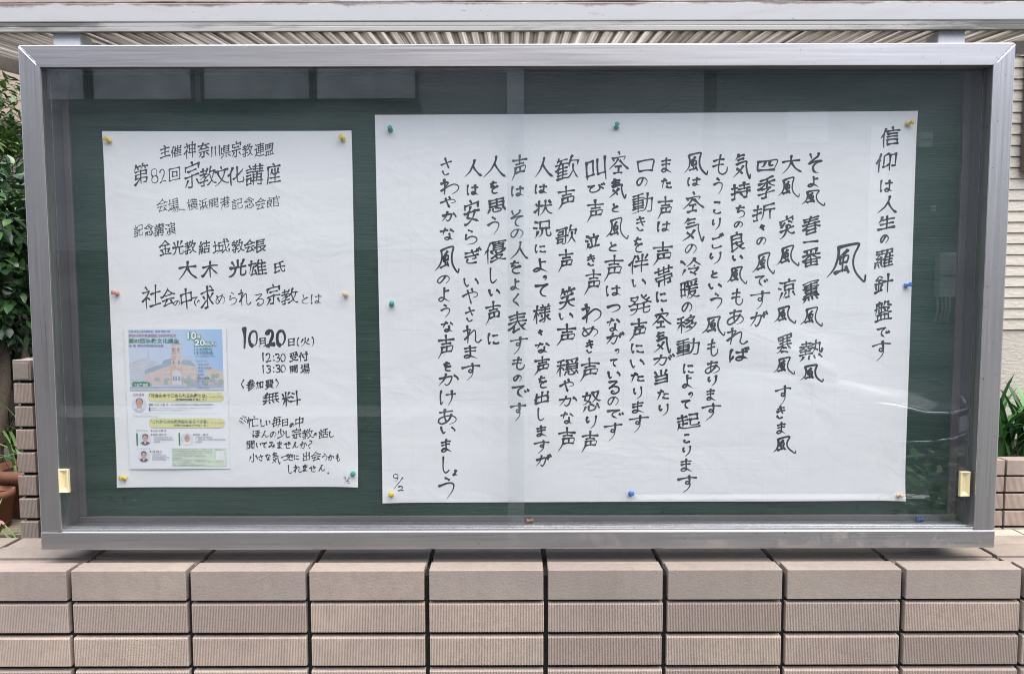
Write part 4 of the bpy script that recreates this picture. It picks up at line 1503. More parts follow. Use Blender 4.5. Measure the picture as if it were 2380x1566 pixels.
ink = Ink(small_surf, 2)
KS1, KS2 = 1 / 2.3726 / 1.5593, 1 / 2.4095 / 1.5593
T1 = [('主', 570, 195, 115, 95), ('催', 665, 190, 115, 95), ('神', 780, 180, 160, 110), ('奈', 900, 180, 135, 110), ('川', 1000, 190, 110, 85), ('県', 1090, 190, 125, 90), ('宗', 1180, 172, 140, 88), ('教', 1280, 180, 120, 102), ('連', 1378, 180, 135, 95), ('盟', 1465, 172, 118, 85)]
T2 = [('第', 365, 388, 205, 135), ('8', 480, 400, 130, 66), ('2', 550, 402, 125, 58), ('回', 650, 385, 135, 105), ('宗', 800, 393, 235, 142), ('教', 935, 402, 185, 155), ('文', 1055, 402, 175, 130), ('化', 1178, 400, 170, 150), ('講', 1340, 390, 200, 165), ('座', 1502, 385, 190, 130)]
T3 = [('会', 545, 650, 120, 98), ('場', 640, 650, 130, 98), ('横', 802, 645, 110, 98), ('浜', 897, 645, 105, 82), ('開', 985, 637, 102, 88), ('港', 1082, 630, 122, 88), ('記', 1187, 640, 102, 98), ('念', 1292, 635, 110, 92), ('会', 1390, 637, 110, 95), ('館', 1500, 622, 110, 118)]
T4 = [('記', 340, 870, 118, 82), ('念', 430, 865, 112, 85), ('講', 520, 862, 122, 92), ('演', 615, 857, 122, 98)]
T5 = [('金', 570, 1020, 142, 112), ('光', 678, 1015, 130, 105), ('教', 785, 1010, 130, 110), ('結', 905, 1015, 132, 108), ('城', 1050, 1005, 142, 152), ('教', 1195, 1000, 122, 118), ('会', 1295, 1000, 120, 105), ('長', 1385, 1000, 122, 112)]
T6 = [('大', 765, 1212, 172, 175), ('木', 952, 1200, 152, 155), ('光', 1190, 1190, 165, 165), ('雄', 1365, 1185, 152, 172), ('氏', 1555, 1182, 112, 102)]
T7 = [('社', 450, 1437, 220, 172), ('会', 592, 1442, 172, 135), ('の', 668, 1492, 50, 62), ('中', 750, 1452, 185, 108), ('で', 832, 1478, 90, 66), ('求', 932, 1440, 205, 125), ('め', 1042, 1457, 92, 85), ('ら', 1152, 1452, 110, 66), ('れ', 1252, 1442, 140, 115), ('る', 1382, 1462, 110, 78), ('宗', 1500, 1420, 192, 132), ('教', 1640, 1432, 152, 155), ('と', 1772, 1457, 82, 60), ('は', 1868, 1457, 92, 95)]
for tb, s1, s2 in ((T1, 13, 13), (T2, 16, 15), (T3, 8.5, 8.5), (T4, 10, 10), (T5, 13.5, 13.5), (T6, 18.5, 18.5), (T7, 16, 14)):
    put(tb, 360 / 1.5593, 470 / 1.5593, KS1, ink, s1, s2, PYS, 0.11, {13: 120, 16: 165, 18.5: 165}.get(s1, 0))
for k in range(5):
    p = P((360 + (692 + k * 11) / 2.3726) / 1.5593, (470 + 688 / 2.3726) / 1.5593, PYS)
    ink.stroke(np.array([[p.x, p.z], [p.x + 0.0008, p.z], [p.x + 0.0015, p.z]]), 0.0007)
T8 = [('1', 1270, 228, 205, 52), ('0', 1345, 232, 160, 98), ('2', 1500, 232, 168, 92), ('0', 1590, 228, 155, 98)]
T8b = [('月', 1425, 265, 92, 68), ('日', 1680, 265, 80, 62), ('(', 1738, 262, 88, 26), ('火', 1802, 260, 85, 85), (')', 1867, 260, 92, 26)]
T9 = [('1', 1432, 395, 85, 18), ('2', 1480, 400, 88, 52), (':', 1526, 405, 50, 12), ('3', 1560, 400, 80, 46), ('0', 1607, 400, 76, 50), ('受', 1700, 390, 98, 82), ('付', 1786, 390, 98, 88),
      ('1', 1434, 500, 82, 16), ('3', 1480, 500, 76, 46), (':', 1526, 503, 50, 12), ('3', 1562, 495, 76, 46), ('0', 1608, 495, 72, 50), ('開', 1700, 500, 84, 78), ('場', 1800, 495, 98, 88)]
T11 = [('〈', 1255, 630, 90, 32), ('参', 1325, 640, 102, 82), ('加', 1402, 640, 76, 72), ('費', 1487, 632, 96, 82), ('〉', 1556, 625, 86, 32)]
T12 = [('無', 1500, 756, 118, 155), ('料', 1680, 756, 152, 172)]
T13 = [('※', 1260, 940, 72, 72), ('忙', 1345, 960, 112, 102), ('し', 1430, 967, 72, 42), ('い', 1477, 967, 50, 42), ('毎', 1550, 960, 102, 88), ('日', 1625, 965, 76, 60), ('の', 1685, 987, 45, 46), ('中', 1750, 960, 102, 76),
       ('ほ', 1375, 1065, 76, 72), ('ん', 1450, 1066, 70, 70), ('の', 1520, 1066, 56, 60), ('少', 1590, 1060, 88, 72), ('し', 1650, 1066, 66, 42), ('宗', 1725, 1060, 102, 86), ('教', 1825, 1060, 98, 106), ('の', 1890, 1066, 36, 36), ('話', 1960, 1060, 98, 88), ('し', 2030, 1066, 60, 46),
       ('聞', 1325, 1160, 92, 76), ('い', 1395, 1160, 45, 46), ('て', 1445, 1160, 56, 52), ('み', 1510, 1160, 62, 66), ('ま', 1580, 1160, 72, 50), ('せ', 1645, 1160, 66, 66), ('ん', 1715, 1160, 62, 60), ('か', 1785, 1160, 72, 66), ('?', 1845, 1155, 76, 40),
       ('小', 1350, 1270, 82, 82), ('さ', 1415, 1270, 62, 46), ('な', 1475, 1266, 62, 52), ('気', 1545, 1275, 112, 82), ('づ', 1625, 1266, 62, 76), ('き', 1675, 1266, 66, 50), ('に', 1725, 1266, 50, 50), ('出', 1810, 1260, 86, 66), ('会', 1895, 1256, 92, 92), ('う', 1970, 1266, 72, 50), ('か', 2025, 1270, 60, 60), ('も', 2085, 1270, 72, 40),
       ('し', 1670, 1370, 82, 42), ('れ', 1735, 1366, 76, 76), ('ま', 1800, 1360, 72, 50), ('せ', 1865, 1366, 62, 66), ('ん', 1945, 1360, 66, 62), ('。', 2000, 1402, 16, 16)]
for tb, s in ((T8, 30), (T8b, 11), (T9, 12), (T11, 11), (T12, 15), (T13, 10), ([('9', 2148, 1450, 38, 24), ('2', 2180, 1480, 30, 24)], 5)):
    put(tb, 360 / 1.5593, 1130 / 1.5593, KS2, ink, s, s, PYS, 0.10)
a, b = [P((360 + x / 2.4095) / 1.5593, (1130 + y_ / 2.4095) / 1.5593, PYS) for x, y_ in ((2188, 1442), (2145, 1488))]
ink.stroke(np.array([[a.x + (b.x - a.x) * u, a.z + (b.z - a.z) * u] for u in np.linspace(0, 1, 6)]), 0.0008)
ink.m.build('lettering', M['ink'], small)

# ------------------------------------------------------------------ colour flyer stuck on the smaller poster
FY = YB - 0.0060


def K(cx, cy):
    return (360 + cx / 2.4095) / 1.5593, (1130 + cy / 2.4095) / 1.5593


def KP(cx, cy, d=FY):
    p = P(*K(cx, cy), d)
    return p


PRINT = {}


def pm(name, col, rough=0.5):
    if name not in PRINT:
        PRINT[name] = plain(name + '_print', col, rough, 0.05, 60)
    return PRINT[name]


class Print:
    """flat shapes and type of one printed sheet, in layers a few hundredths of a millimetre apart"""

    def __init__(self):
        self.m, self.mats, self.k = MB(), [], 0

    def mi(self, mat):
        if mat not in self.mats:
            self.mats.append(mat)
        return self.mats.index(mat)

    def depth(self):
        self.k += 1
        return FY - 0.00012 - self.k * 6e-6

    def poly(self, pts, mat):
        d = self.depth()
        q = [KP(*p) for p in pts]
        self.m.add([(p.x, d, p.z) for p in q], [tuple(range(len(q)))], self.mi(mat))

    def ell(self, cx, cy, rx, ry, mat, n=20, a0=0, a1=2 * math.pi):
        self.poly([(cx + rx * math.cos(a0 + (a1 - a0) * i / n), cy + ry * math.sin(a0 + (a1 - a0) * i / n)) for i in range(n)], mat)

    def pill(self, x0, x1, y0, y1, mat):
        r_ = (y1 - y0) / 2
        self.poly([(x1 - r_ + r_ * math.sin(a), (y0 + y1) / 2 - r_ * math.cos(a)) for a in np.linspace(0, math.pi, 8)] +
                  [(x0 + r_ - r_ * math.sin(a), (y0 + y1) / 2 + r_ * math.cos(a)) for a in np.linspace(0, math.pi, 8)], mat)

    def text(self, s, x0, x1, yc, h, mat, bold=0.0):
        vs, fs = glyph_edges(s, bold)
        lo, hi = vs.min(0), vs.max(0)
        d = self.depth()
        out = []
        for x, y_ in vs:
            p = KP(x0 + (x1 - x0) * (x - lo[0]) / (hi[0] - lo[0]), yc + h / 2 - h * (y_ - lo[1]) / (hi[1] - lo[1]))
            out.append((p.x, d, p.z))
        self.m.add(out, fs, self.mi(mat))


c4 = [KP(213, 125), KP(1103, 120), KP(1142, 1368), KP(268, 1372)]
m = MB()
nx = 12
vs = []
for j in range(nx + 1):
    for i in range(nx + 1):
        u, v = i / nx, j / nx
        p = (c4[0] * (1 - u) + c4[1] * u) * (1 - v) + (c4[3] * (1 - u) + c4[2] * u) * v
        vs.append((p.x, FY, p.z))
m.add(vs, [(j * (nx + 1) + i, (j + 1) * (nx + 1) + i, (j + 1) * (nx + 1) + i + 1, j * (nx + 1) + i + 1) for j in range(nx) for i in range(nx)])
fly = m.build('event_flyer', M['paper_gloss'])
so = fly.modifiers.new('thickness', 'SOLIDIFY')
so.thickness = 0.0003
so.offset = -1
tag(fly, 'colour printed flyer with a red brick tower photo stuck on the smaller poster', 'flyer')

# printed photograph: sky printed in a gradient, clock-tower hall, older pale building, trees
t = NT('printed_sky')
xyz = t.n('ShaderNodeSeparateXYZ')
t.l(t.co, xyz.inputs[0])
mr = t.n('ShaderNodeMapRange')
mr.inputs['From Min'].default_value = KP(255, 400).x
mr.inputs['From Max'].default_value = KP(1085, 400).x
t.l(xyz.outputs[0], mr.inputs['Value'])
t.set(color=t.ramp(mr.outputs[0], (0.0, (0.62, 0.66, 0.76)), (0.5, (0.52, 0.63, 0.79)), (1.0, (0.36, 0.54, 0.78))), rough=0.5)
SKYP = t.mat
brick, brick2 = pm('printed_brick', (0.62, 0.44, 0.37)), pm('printed_pale_brick', (0.64, 0.54, 0.51))
roofp, greyp, stone = pm('printed_slate', (0.36, 0.43, 0.52)), pm('printed_grey', (0.54, 0.57, 0.65)), pm('printed_stone', (0.62, 0.64, 0.68))
tree, dark, win = pm('printed_foliage', (0.36, 0.44, 0.40)), pm('printed_road', (0.42, 0.46, 0.56)), pm('printed_window', (0.30, 0.34, 0.42))
ph = Print()
ph.poly([(247, 152), (1072, 152), (1087, 685), (270, 687)], SKYP)
ph.poly([(262, 450), (390, 400), (520, 440), (520, 640), (270, 640)], greyp)
for i in range(7):
    ph.poly([(268, 470 + i * 22), (430, 425 + i * 26), (430, 432 + i * 26), (268, 478 + i * 22)], stone)
ph.poly([(425, 330), (432, 330), (438, 410), (416, 410)], greyp)
ph.poly([(940, 470), (1080, 520), (1084, 640), (930, 640)], brick2)
ph.poly([(405, 520), (560, 470), (640, 450), (640, 640), (400, 640)], brick2)
ph.poly([(395, 510), (545, 455), (560, 425), (640, 400), (640, 460), (400, 545)], roofp)
ph.poly([(715, 440), (740, 400), (800, 420), (850, 470), (860, 640), (715, 640)], brick2)
ph.poly([(712, 455), (730, 418), (800, 425), (850, 480)], roofp)
ph.poly([(622, 640), (622, 480), (720, 480), (735, 640)], brick)
ph.poly([(630, 490), (630, 275), (712, 275), (718, 490)], brick)
ph.poly([(672, 490), (672, 278), (712, 278), (718, 490)], brick2)
ph.poly([(622, 282), (670, 262), (720, 282)], roofp)
for y_ in (300, 372, 428, 455):
    ph.poly([(628, y_), (718, y_), (718, y_ + 7), (628, y_ + 7)], stone)
for x_, y_ in ((645, 330), (690, 330), (648, 440), (694, 440)):
    ph.poly([(x_ - 7, y_ - 18), (x_ + 7, y_ - 18), (x_ + 7, y_ + 18), (x_ - 7, y_ + 18)], win)
for k in range(6):
    for x_ in (575, 610, 742, 775, 810):
        ph.poly([(x_ - 10, 500 + k * 22), (x_ + 10, 500 + k * 22), (x_ + 10, 506 + k * 22), (x_ - 10, 506 + k * 22)], stone if k % 2 else brick)
ph.poly([(635, 640), (635, 525), (670, 500), (715, 525), (720, 640)], stone)
for x_ in (650, 672, 698):
    ph.poly([(x_ - 7, 560), (x_ + 7, 560), (x_ + 7, 600), (x_ - 7, 600)], win)
rr = random.Random(6)
for i in range(34):
    x_ = rr.choice([rr.uniform(280, 600), rr.uniform(735, 900), rr.uniform(900, 1080)])
    ph.ell(x_, 600 + rr.uniform(-25, 40) - (25 if x_ > 950 else 0), rr.uniform(14, 34), rr.uniform(12, 30), rr.choice([tree, tree, pm('printed_light_foliage', (0.38, 0.46, 0.32)), dark]), 9)
ph.poly([(268, 652), (1086, 645), (1087, 685), (270, 687)], dark)
ph.poly([(270, 672), (1087, 664), (1087, 678), (270, 680)], stone)
ph.m.build('printed_photo', ph.mats, fly)

navy, green, maroon = pm('navy_ink', (0.10, 0.12, 0.24)), pm('green_ink', (0.05, 0.24, 0.13)), pm('maroon_ink', (0.38, 0.09, 0.17))
teal, grey, whitep, black = pm('teal_ink', (0.07, 0.26, 0.31)), pm('grey_ink', (0.25, 0.27, 0.33)), pm('white_ink', (0.82, 0.84, 0.82)), pm('black_ink', (0.06, 0.065, 0.09))
yell, pale = pm('yellow_band', (0.74, 0.70, 0.36)), pm('pale_green_panel', (0.66, 0.74, 0.60))
bands = Print()
bands.k = 90
bands.pill(288, 444, 611, 664, pm('green_badge', (0.06, 0.27, 0.15)))
bands.pill(424, 1088, 701, 781, yell)
bands.pill(433, 1098, 927, 1011, yell)
bands.poly([(633, 1187), (1108, 1187), (1113, 1346), (640, 1346)], pale)
bands.poly([(1018, 1212), (1092, 1212), (1094, 1288), (1020, 1288)], whitep)
bands.poly([(433, 830), (446, 830), (447, 866), (434, 866)], navy)
bands.poly([(322, 1058), (336, 1058), (341, 1166), (327, 1166)], green)
bands.poly([(692, 1055), (705, 1055), (709, 1164), (696, 1164)], green)
for i in range(46):
    bands.poly([(290 + i * 17, 884), (298 + i * 17, 884), (298 + i * 17, 887), (290 + i * 17, 887)], grey)
bands.m.build('printed_bands', bands.mats, fly)

tx = Print()
tx.k = 110
for a in (("主催 神奈川県宗教連盟", 258, 468, 171, 19, navy), ("後援 神奈川県", 490, 620, 171, 19, navy),
          ("神奈川県宗教連盟創立80周年記念", 258, 672, 207, 26, maroon), ("第82回宗教文化講座", 258, 697, 252, 42, green, 0.012),
          ("会 場  横浜市開港記念会館", 262, 560, 295, 24, navy)):
    tx.text(*a)
for s, x0, x1, yc, h in (("10", 770, 848, 206, 66), ("月", 850, 880, 217, 32), ("20", 832, 924, 269, 54), ("日", 927, 955, 281, 28), ("(火)", 960, 1018, 279, 36)):
    tx.text(s, x0 - 4, x1 + 4, yc, h + 9, green, 0.085 if len(s) > 1 else 0.06)
    tx.text(s, x0, x1, yc, h, whitep, 0.03)
for a in (("12:30受付", 832, 992, 325, 31, teal), ("13:30開会", 832, 998, 357, 31, teal), ("(16:30頃閉会予定)", 840, 1015, 386, 17, grey),
          ("プログラム", 843, 945, 428, 18, grey), ("・開会の辞", 848, 958, 458, 18, grey), ("・理事長挨拶", 848, 980, 488, 18, grey),
          ("・祝辞", 848, 910, 516, 18, grey), ("14:00", 845, 912, 546, 17, grey), ("・記念講演", 848, 960, 577, 18, maroon),
          ("15:15", 845, 912, 605, 17, grey), ("・パネルディスカッション", 850, 1065, 633, 16, grey), ("・閉会の辞", 850, 958, 663, 18, grey),
          ("参加費 無料", 303, 430, 638, 28, whitep, 0.02), ("記念講演", 297, 393, 722, 23, maroon),
          ("「社会の中で求められる宗教とは」", 440, 942, 731, 36, black, 0.012), ("~教誨師活動を通して~", 658, 940, 765, 21, black, 0.012),
          ("14:00~15:00", 962, 1075, 741, 14, grey), ("講師 大木 光雄 氏", 432, 605, 809, 20, black), ("〈金光教結城教会長/茨城農芸学院教誨師〉", 622, 1000, 808, 19, grey),
          ("教誨師として罪つを悩む多くの人々に寄り添い続け、現代社会における生きづらさや、", 452, 995, 838, 12, grey),
          ("若者支援のあり方をテーマに精力的に発信を行っている。", 452, 805, 857, 12, grey),
          ("パネルディスカッション", 297, 525, 909, 21, grey), ("「これからの宗教施設のあるべき姿」", 450, 952, 957, 34, green, 0.012),
          ("~平時と有事のアプローチ~", 640, 950, 990, 20, black, 0.012), ("15:15~16:15", 975, 1083, 968, 14, grey),
          ("パネリスト", 322, 425, 1035, 18, grey), ("■", 453, 465, 1035, 12, maroon), ("大木 光雄 氏", 470, 587, 1035, 19, black),
          ("■", 453, 465, 1070, 12, maroon), ("佐原 透修 氏", 470, 587, 1070, 19, black), ("立正佼成会総務部次長", 475, 637, 1093, 15, grey),
          ("/東京都宗教連盟理事長", 475, 648, 1112, 15, grey), ("/教誨師", 475, 532, 1132, 15, grey), ("■", 821, 833, 1070, 12, maroon),
          ("若狭 一廣 氏", 838, 955, 1070, 19, black), ("天理教船東分教会長", 842, 990, 1093, 15, grey),
          ("/一般社団法人宗教者支援協会理事長", 842, 1103, 1112, 15, grey), ("/教誨師", 842, 900, 1132, 15, grey),
          ("コーディネーター", 330, 462, 1191, 16, grey), ("■", 442, 453, 1216, 11, navy), ("小藤 福孝 氏", 458, 547, 1216, 16, black),
          ("八幡大神宮司", 462, 545, 1235, 13, grey), ("/県神社庁常任理事", 462, 585, 1252, 13, grey), ("/県神社復興議会会長", 462, 612, 1268, 13, grey),
          ("/鹿島神明幼稚園園長", 462, 585, 1285, 13, grey),
          ("【日時】2026年10月20日(火)13:30~16:30 (開場 12:30)", 642, 985, 1198, 11, grey), ("【会場】横浜市開港記念会館 講堂 (住所:横浜市中区本町1-6)", 642, 985, 1213, 11, grey),
          ("【アクセス】①JR東日本根岸線・関内駅「南口」から徒歩10分", 642, 985, 1228, 11, grey), ("②市営地下鉄線「関内駅」1番出口から徒歩10分", 642, 902, 1244, 11, grey),
          ("③みなとみらい線「日本大通り駅」1番出口から徒歩1分", 642, 935, 1259, 11, grey), ("【参加費】無料", 642, 720, 1274, 11, grey),
          ("【申込方法】以下のいずれかの方法でお申し込みください。", 642, 945, 1289, 11, grey), ("メール：(お名前・ご連絡先をご記入ください)", 642, 1085, 1304, 11, grey),
          ("インターネット：右記のコードから", 642, 825, 1318, 11, grey), ("【問合せ】宗教連盟神奈川県事務局 045-314-3701", 642, 930, 1333, 11, grey),
          ("申込コード", 1015, 1095, 1200, 12, grey)):
    tx.text(*a)
tx.m.build('lettering', tx.mats, fly)
skin, hairb, hairg, suit, shirt, ring = pm('printed_skin', (0.60, 0.38, 0.30)), pm('printed_black_hair', (0.05, 0.05, 0.055)), pm('printed_grey_hair', (0.50, 0.46, 0.43)), pm('printed_suit', (0.12, 0.14, 0.18)), whitep, pm('printed_pale_ground', (0.66, 0.70, 0.76))
for cx, cy, r_, hair, bald, coat in ((350, 808, 65, hairb, 1, greyp), (402, 1110, 53, hairb, 0, suit), (768, 1108, 53, hairg, 2, shirt), (390, 1258, 51, hairb, 0, suit)):
    po = Print()
    po.k = 90
    po.ell(cx, cy, r_, r_, ring, 28)
    po.poly([(cx - r_ * 0.80, cy + r_ * 0.60), (cx - r_ * 0.3, cy + r_ * 0.36), (cx + r_ * 0.3, cy + r_ * 0.36), (cx + r_ * 0.80, cy + r_ * 0.60), (cx + r_ * 0.45, cy + r_ * 0.89), (cx, cy + r_), (cx - r_ * 0.45, cy + r_ * 0.89)], coat)
    po.poly([(cx - r_ * 0.22, cy + r_ * 0.36), (cx + r_ * 0.22, cy + r_ * 0.36), (cx, cy + r_ * 0.85)], shirt)
    po.poly([(cx - r_ * 0.2, cy + r_ * 0.15), (cx + r_ * 0.2, cy + r_ * 0.15), (cx + r_ * 0.16, cy + r_ * 0.5), (cx - r_ * 0.16, cy + r_ * 0.5)], skin)
    if bald != 2:
        po.ell(cx, cy - r_ * 0.36, r_ * 0.49, r_ * 0.50, hair)
    po.ell(cx, cy - r_ * 0.12, r_ * 0.42, r_ * (0.68 if bald else 0.55), skin)
    for s in (-1, 1):
        po.ell(cx + s * r_ * 0.42, cy - r_ * 0.08, r_ * 0.07, r_ * 0.14, skin, 8)
        po.poly([(cx + s * r_ * 0.17 - r_ * 0.10, cy - r_ * 0.27), (cx + s * r_ * 0.17 + r_ * 0.10, cy - r_ * 0.27), (cx + s * r_ * 0.17 + r_ * 0.10, cy - r_ * 0.23), (cx + s * r_ * 0.17 - r_ * 0.10, cy - r_ * 0.23)], hairb)
        po.ell(cx + s * r_ * 0.17, cy - r_ * 0.14, r_ * 0.08, r_ * 0.035, hairb, 8)
    po.ell(cx, cy + r_ * 0.02, r_ * 0.06, r_ * 0.09, brick, 8)
    po.poly([(cx - r_ * 0.14, cy + r_ * 0.20), (cx + r_ * 0.14, cy + r_ * 0.20), (cx, cy + r_ * 0.25)], maroon)
    po.m.build('portrait_photo', po.mats, fly)


# ------------------------------------------------------------------ push pins
def make_pin(mat, name='push_pin'):
    root = empty(name, (0, 0, 0), None, None)
    # built along -y (out of the board), origin at the paper
    m = MB()
    pr = [(0.0008, 0.0), (0.0050, 0.0003), (0.0054, 0.0012), (0.0050, 0.0022), (0.0033, 0.0028), (0.0027, 0.0050), (0.0029, 0.0082), (0.0038, 0.0098), (0.0047, 0.0104), (0.0050, 0.0116), (0.0045, 0.0128), (0.0028, 0.0134), (0.0004, 0.0135)]
    m.lathe(pr, 20, axis='y').build('grip', mat, root, local=True)
    MB().lathe([(0.0005, 0.0), (0.0005, -0.0012), (0.0001, -0.0016)], 8, axis='y', mat=0).build('needle', M['steel'], root, local=True)
    return root


PROTO = {}


def pin(col, px, py, label, tilt=(0, 0), group='push pins holding the two papers'):
    """tilt: where the grip end leans, in photograph pixels right and down"""
    surf = big_surf if px > 850 else small_surf
    p = P(px, py, PYS)
    loc = Vector((p.x, surf(p.x, p.z) - 0.0001, p.z))
    k = mpp(py, PYS)
    d = Vector((tilt[0] * k, -0.0125, -tilt[1] * k))
    if col not in PROTO:
        o = PROTO[col] = make_pin(M['pin_' + col])
    else:
        src = PROTO[col]
        o = src.copy()
        C.objects.link(o)
        for chd in src.children:
            c = chd.copy()
            C.objects.link(c)
            c.parent = o
    o.location = loc
    o.rotation_euler = Vector((0, -1, 0)).rotation_difference(d.normalized()).to_euler()
    return tag(o, label, 'push pin', group)


pin('yellow', 258, 329, 'yellow push pin leaning left in the top left corner of the smaller poster', (-8, -5))
pin('yellow', 799, 325, 'yellow push pin in the top right corner of the smaller poster', (-4, -5))
pin('pink', 275, 682, 'dull pink push pin at the left edge of the smaller poster', (-8, -3))
pin('cream', 805, 686, 'pale pinkish cream push pin at the right edge of the smaller poster', (-2, -4))
pin('yellow', 293, 1110, 'yellow push pin leaning left in the bottom left corner of the smaller poster', (-8, -5))
pin('green', 821, 1100, 'bright green push pin in the bottom right corner of the smaller poster', (4, -5))
pin('teal', 908, 304, 'teal push pin in the top left corner of the large sheet', (1, -4))
pin('teal', 1432, 298, 'teal push pin, grip tilted up, at the middle of the top edge', (1, -9))
pin('yellow', 2106, 290, 'dark yellow push pin in the top right corner of the large sheet', (9, -4))
pin('blue', 2102, 664, 'blue push pin leaning right at the right edge of the large sheet', (9, -4))
pin('teal', 911, 708, 'teal push pin at the left edge of the large sheet', (2, -5))
pin('yellow', 911, 1147, 'yellow push pin in the bottom left corner of the large sheet', (0, -4))
pin('blue', 1465, 1146, 'light blue push pin at the middle of the bottom edge of the large sheet', (2, -4))
pin('cream', 2085, 1149, 'cream push pin in the bottom right corner of the large sheet', (3, -4))


def fallen(col, px, label, rot):
    p = P(px, 1206, YB - 0.022)
    o = make_pin(M['pin_' + col])
    o.location = (p.x, YB - 0.022, ZS - 0.001 + 0.0055)
    o.rotation_euler = (0, 0, R(rot))
    return tag(o, label, 'push pin', 'push pins fallen onto the sill')


fallen('copper', 1238, 'copper coloured push pin lying on the inner sill below the large sheet', -80)
fallen('navy', 2129, 'dark blue push pin lying on the inner sill near the right end', 84)

# ------------------------------------------------------------------ the far side of the street (seen mirrored in the glass)
def Q(px, py, yt):
    """a point on the plane y = yt across the street that the glass shows at this place of the photograph"""
    p = P(px, py, 2 * (YF + 0.006) - yt)
    return Vector((p.x, yt, p.z))


OY = -9.2
a, b = Q(-500, 0, OY), Q(1640, 0, OY)
bl = empty('apartment_house', ((a.x + b.x) / 2, OY - 3, 0), 'grey apartment house with a band of windows across the street', 'building')
MB().box(a.x - 6, b.x, OY - 7, OY, 0, 10.5).build('wall', M['facade'], bl)
MB().box(a.x - 6, b.x, OY + 0.001, OY + 0.06, 0.0, 2.56).build('base_wall', M['base'], bl)
wz0, wz1 = Q(600, 232, OY).z, Q(600, 120, OY).z
for x0, x1 in ((-180, 60), (112, 198), (219, 446), (476, 720), (738, 966)):
    xa, xb = Q(x0, 200, OY).x, Q(x1, 200, OY).x
    m = MB()
    f = 0.05
    m.box(xa - f, xb + f, OY + 0.001, OY + 0.06, wz0 - f, wz0)
    m.box(xa - f, xb + f, OY + 0.001, OY + 0.06, wz1, wz1 + f)
    m.box(xa - f, xa, OY + 0.001, OY + 0.06, wz0 + 0.001, wz1 - 0.001)
    m.box(xb, xb + f, OY + 0.001, OY + 0.06, wz0 + 0.001, wz1 - 0.001)
    wf = m.build('window', M['frame_dark'], bl)
    MB().box(xa + 0.001, xb - 0.001, OY + 0.002, OY + 0.03, wz0 + 0.001, wz1 - 0.001).build('pane', M['curtain'], wf)
MB().box(Q(-300, 250, OY).x, Q(980, 250, OY).x, OY + 0.001, OY + 0.16, Q(600, 262, OY).z, Q(600, 244, OY).z).build('ledge', M['frame_dark'], bl)
bl2 = empty('low_house', (b.x + 4, OY - 3, 0), 'dark low house with meter box across the street', 'building')
MB().box(b.x + 0.3, b.x + 9, OY - 7, OY - 0.3, 0, 6.0).build('wall', M['facade_dark'], bl2)
p0, p1 = Q(2030, 160, OY - 0.25), Q(2066, 270, OY - 0.25)
MB().box(p0.x, p1.x, OY - 0.298, OY - 0.24, 1.9, 4.6).build('wall_strip', M['pale'], bl2)
for (x0, y0, x1, y1) in ((2172, 588, 2214, 690), (2164, 478, 2174, 492), (2128, 311, 2158, 345), (1822, 262, 1918, 336)):
    p0, p1 = Q(x0, y1, OY - 0.29), Q(x1, y0, OY - 0.29)
    o = empty('wall_box', ((p0.x + p1.x) / 2, OY - 0.29, p0.z), None, 'meter box')
    big_ = x1 - x0 > 20
    MB().box(p0.x, p1.x, OY - 0.299, OY - 0.29 + (0.16 if big_ else 0.05), p0.z, p1.z).build('casing', M['pale'], o, bevel=0.01)
    zc = (p0.z + p1.z) / 2
    MB().box(p0.x + 0.02, p1.x - 0.02, OY - 0.289 + (0.16 if big_ else 0.05), OY - 0.28 + (0.16 if big_ else 0.05), zc - 0.01, zc + 0.005).build('seam', M['facade_dark'], o)
    o['label'] = {2172: 'tall pale meter box with pipes below it on the dark low house', 2164: 'tiny pale switch box on the dark low house',
                  2128: 'small pale box high on the dark low house', 1822: 'broad pale ventilation box on the dark low house'}[x0]
    o['group'] = 'boxes on the dark low house'
    if x0 == 2172:
        for k, dx in enumerate((0.02, 0.10, 0.16, 0.22)):
            MB().tube([(p0.x + dx, OY - 0.22, p0.z + 0.001), (p0.x + dx + 0.02, OY - 0.23, p0.z - 0.2), (p0.x + dx - 0.02, OY - 0.23, p0.z - 0.42)], 0.018, 8).build('pipe', M['pale'], o)

# parked black car: front corner towards the notice board
FRONT = Q(2243, 997, -4.7)
A = R(47)
CX, CY = FRONT.x - 1.9 * math.cos(A), FRONT.y - 1.9 * math.sin(A)
car = empty('parked_car', (CX, CY, 0), 'grey parked car facing right across the street, mirrored in the glass', 'car')
ca, sa = math.cos(A), math.sin(A)
T = lambda x, y_, z: (CX + x * ca - y_ * sa, CY + x * sa + y_ * ca, z)
# stations along the car (x forward = right): half width, then heights of sill, belt
prof = [(-2.6, 0.70, 0.42, 0.82), (-2.3, 0.80, 0.30, 0.95), (-1.5, 0.84, 0.24, 0.98), (-0.3, 0.85, 0.22, 0.98), (0.5, 0.85, 0.22, 0.97), (1.0, 0.84, 0.24, 0.93), (1.45, 0.80, 0.28, 0.84), (1.72, 0.70, 0.34, 0.70), (1.82, 0.58, 0.40, 0.60)]
vs, fs = [], []
for x, hw, z0, z1 in prof:
    ring = [(-hw * 0.93, z0), (-hw, (z0 + z1) / 2), (-hw * 0.96, z1 - 0.06), (-hw * 0.80, z1), (0, z1 + 0.04), (hw * 0.80, z1), (hw * 0.96, z1 - 0.06), (hw, (z0 + z1) / 2), (hw * 0.93, z0)]
    vs += [T(x, y_, z) for y_, z in ring]
for i in range(len(prof) - 1):
    fs += [(i * 9 + k, i * 9 + (k + 1) % 9, (i + 1) * 9 + (k + 1) % 9, (i + 1) * 9 + k) for k in range(9)]
fs += [tuple(range(9))[::-1], tuple(range(len(vs) - 9, len(vs)))]
m = MB().add(vs, fs, 0, True)
m.build('body', M['car_paint'], car)
bp = []
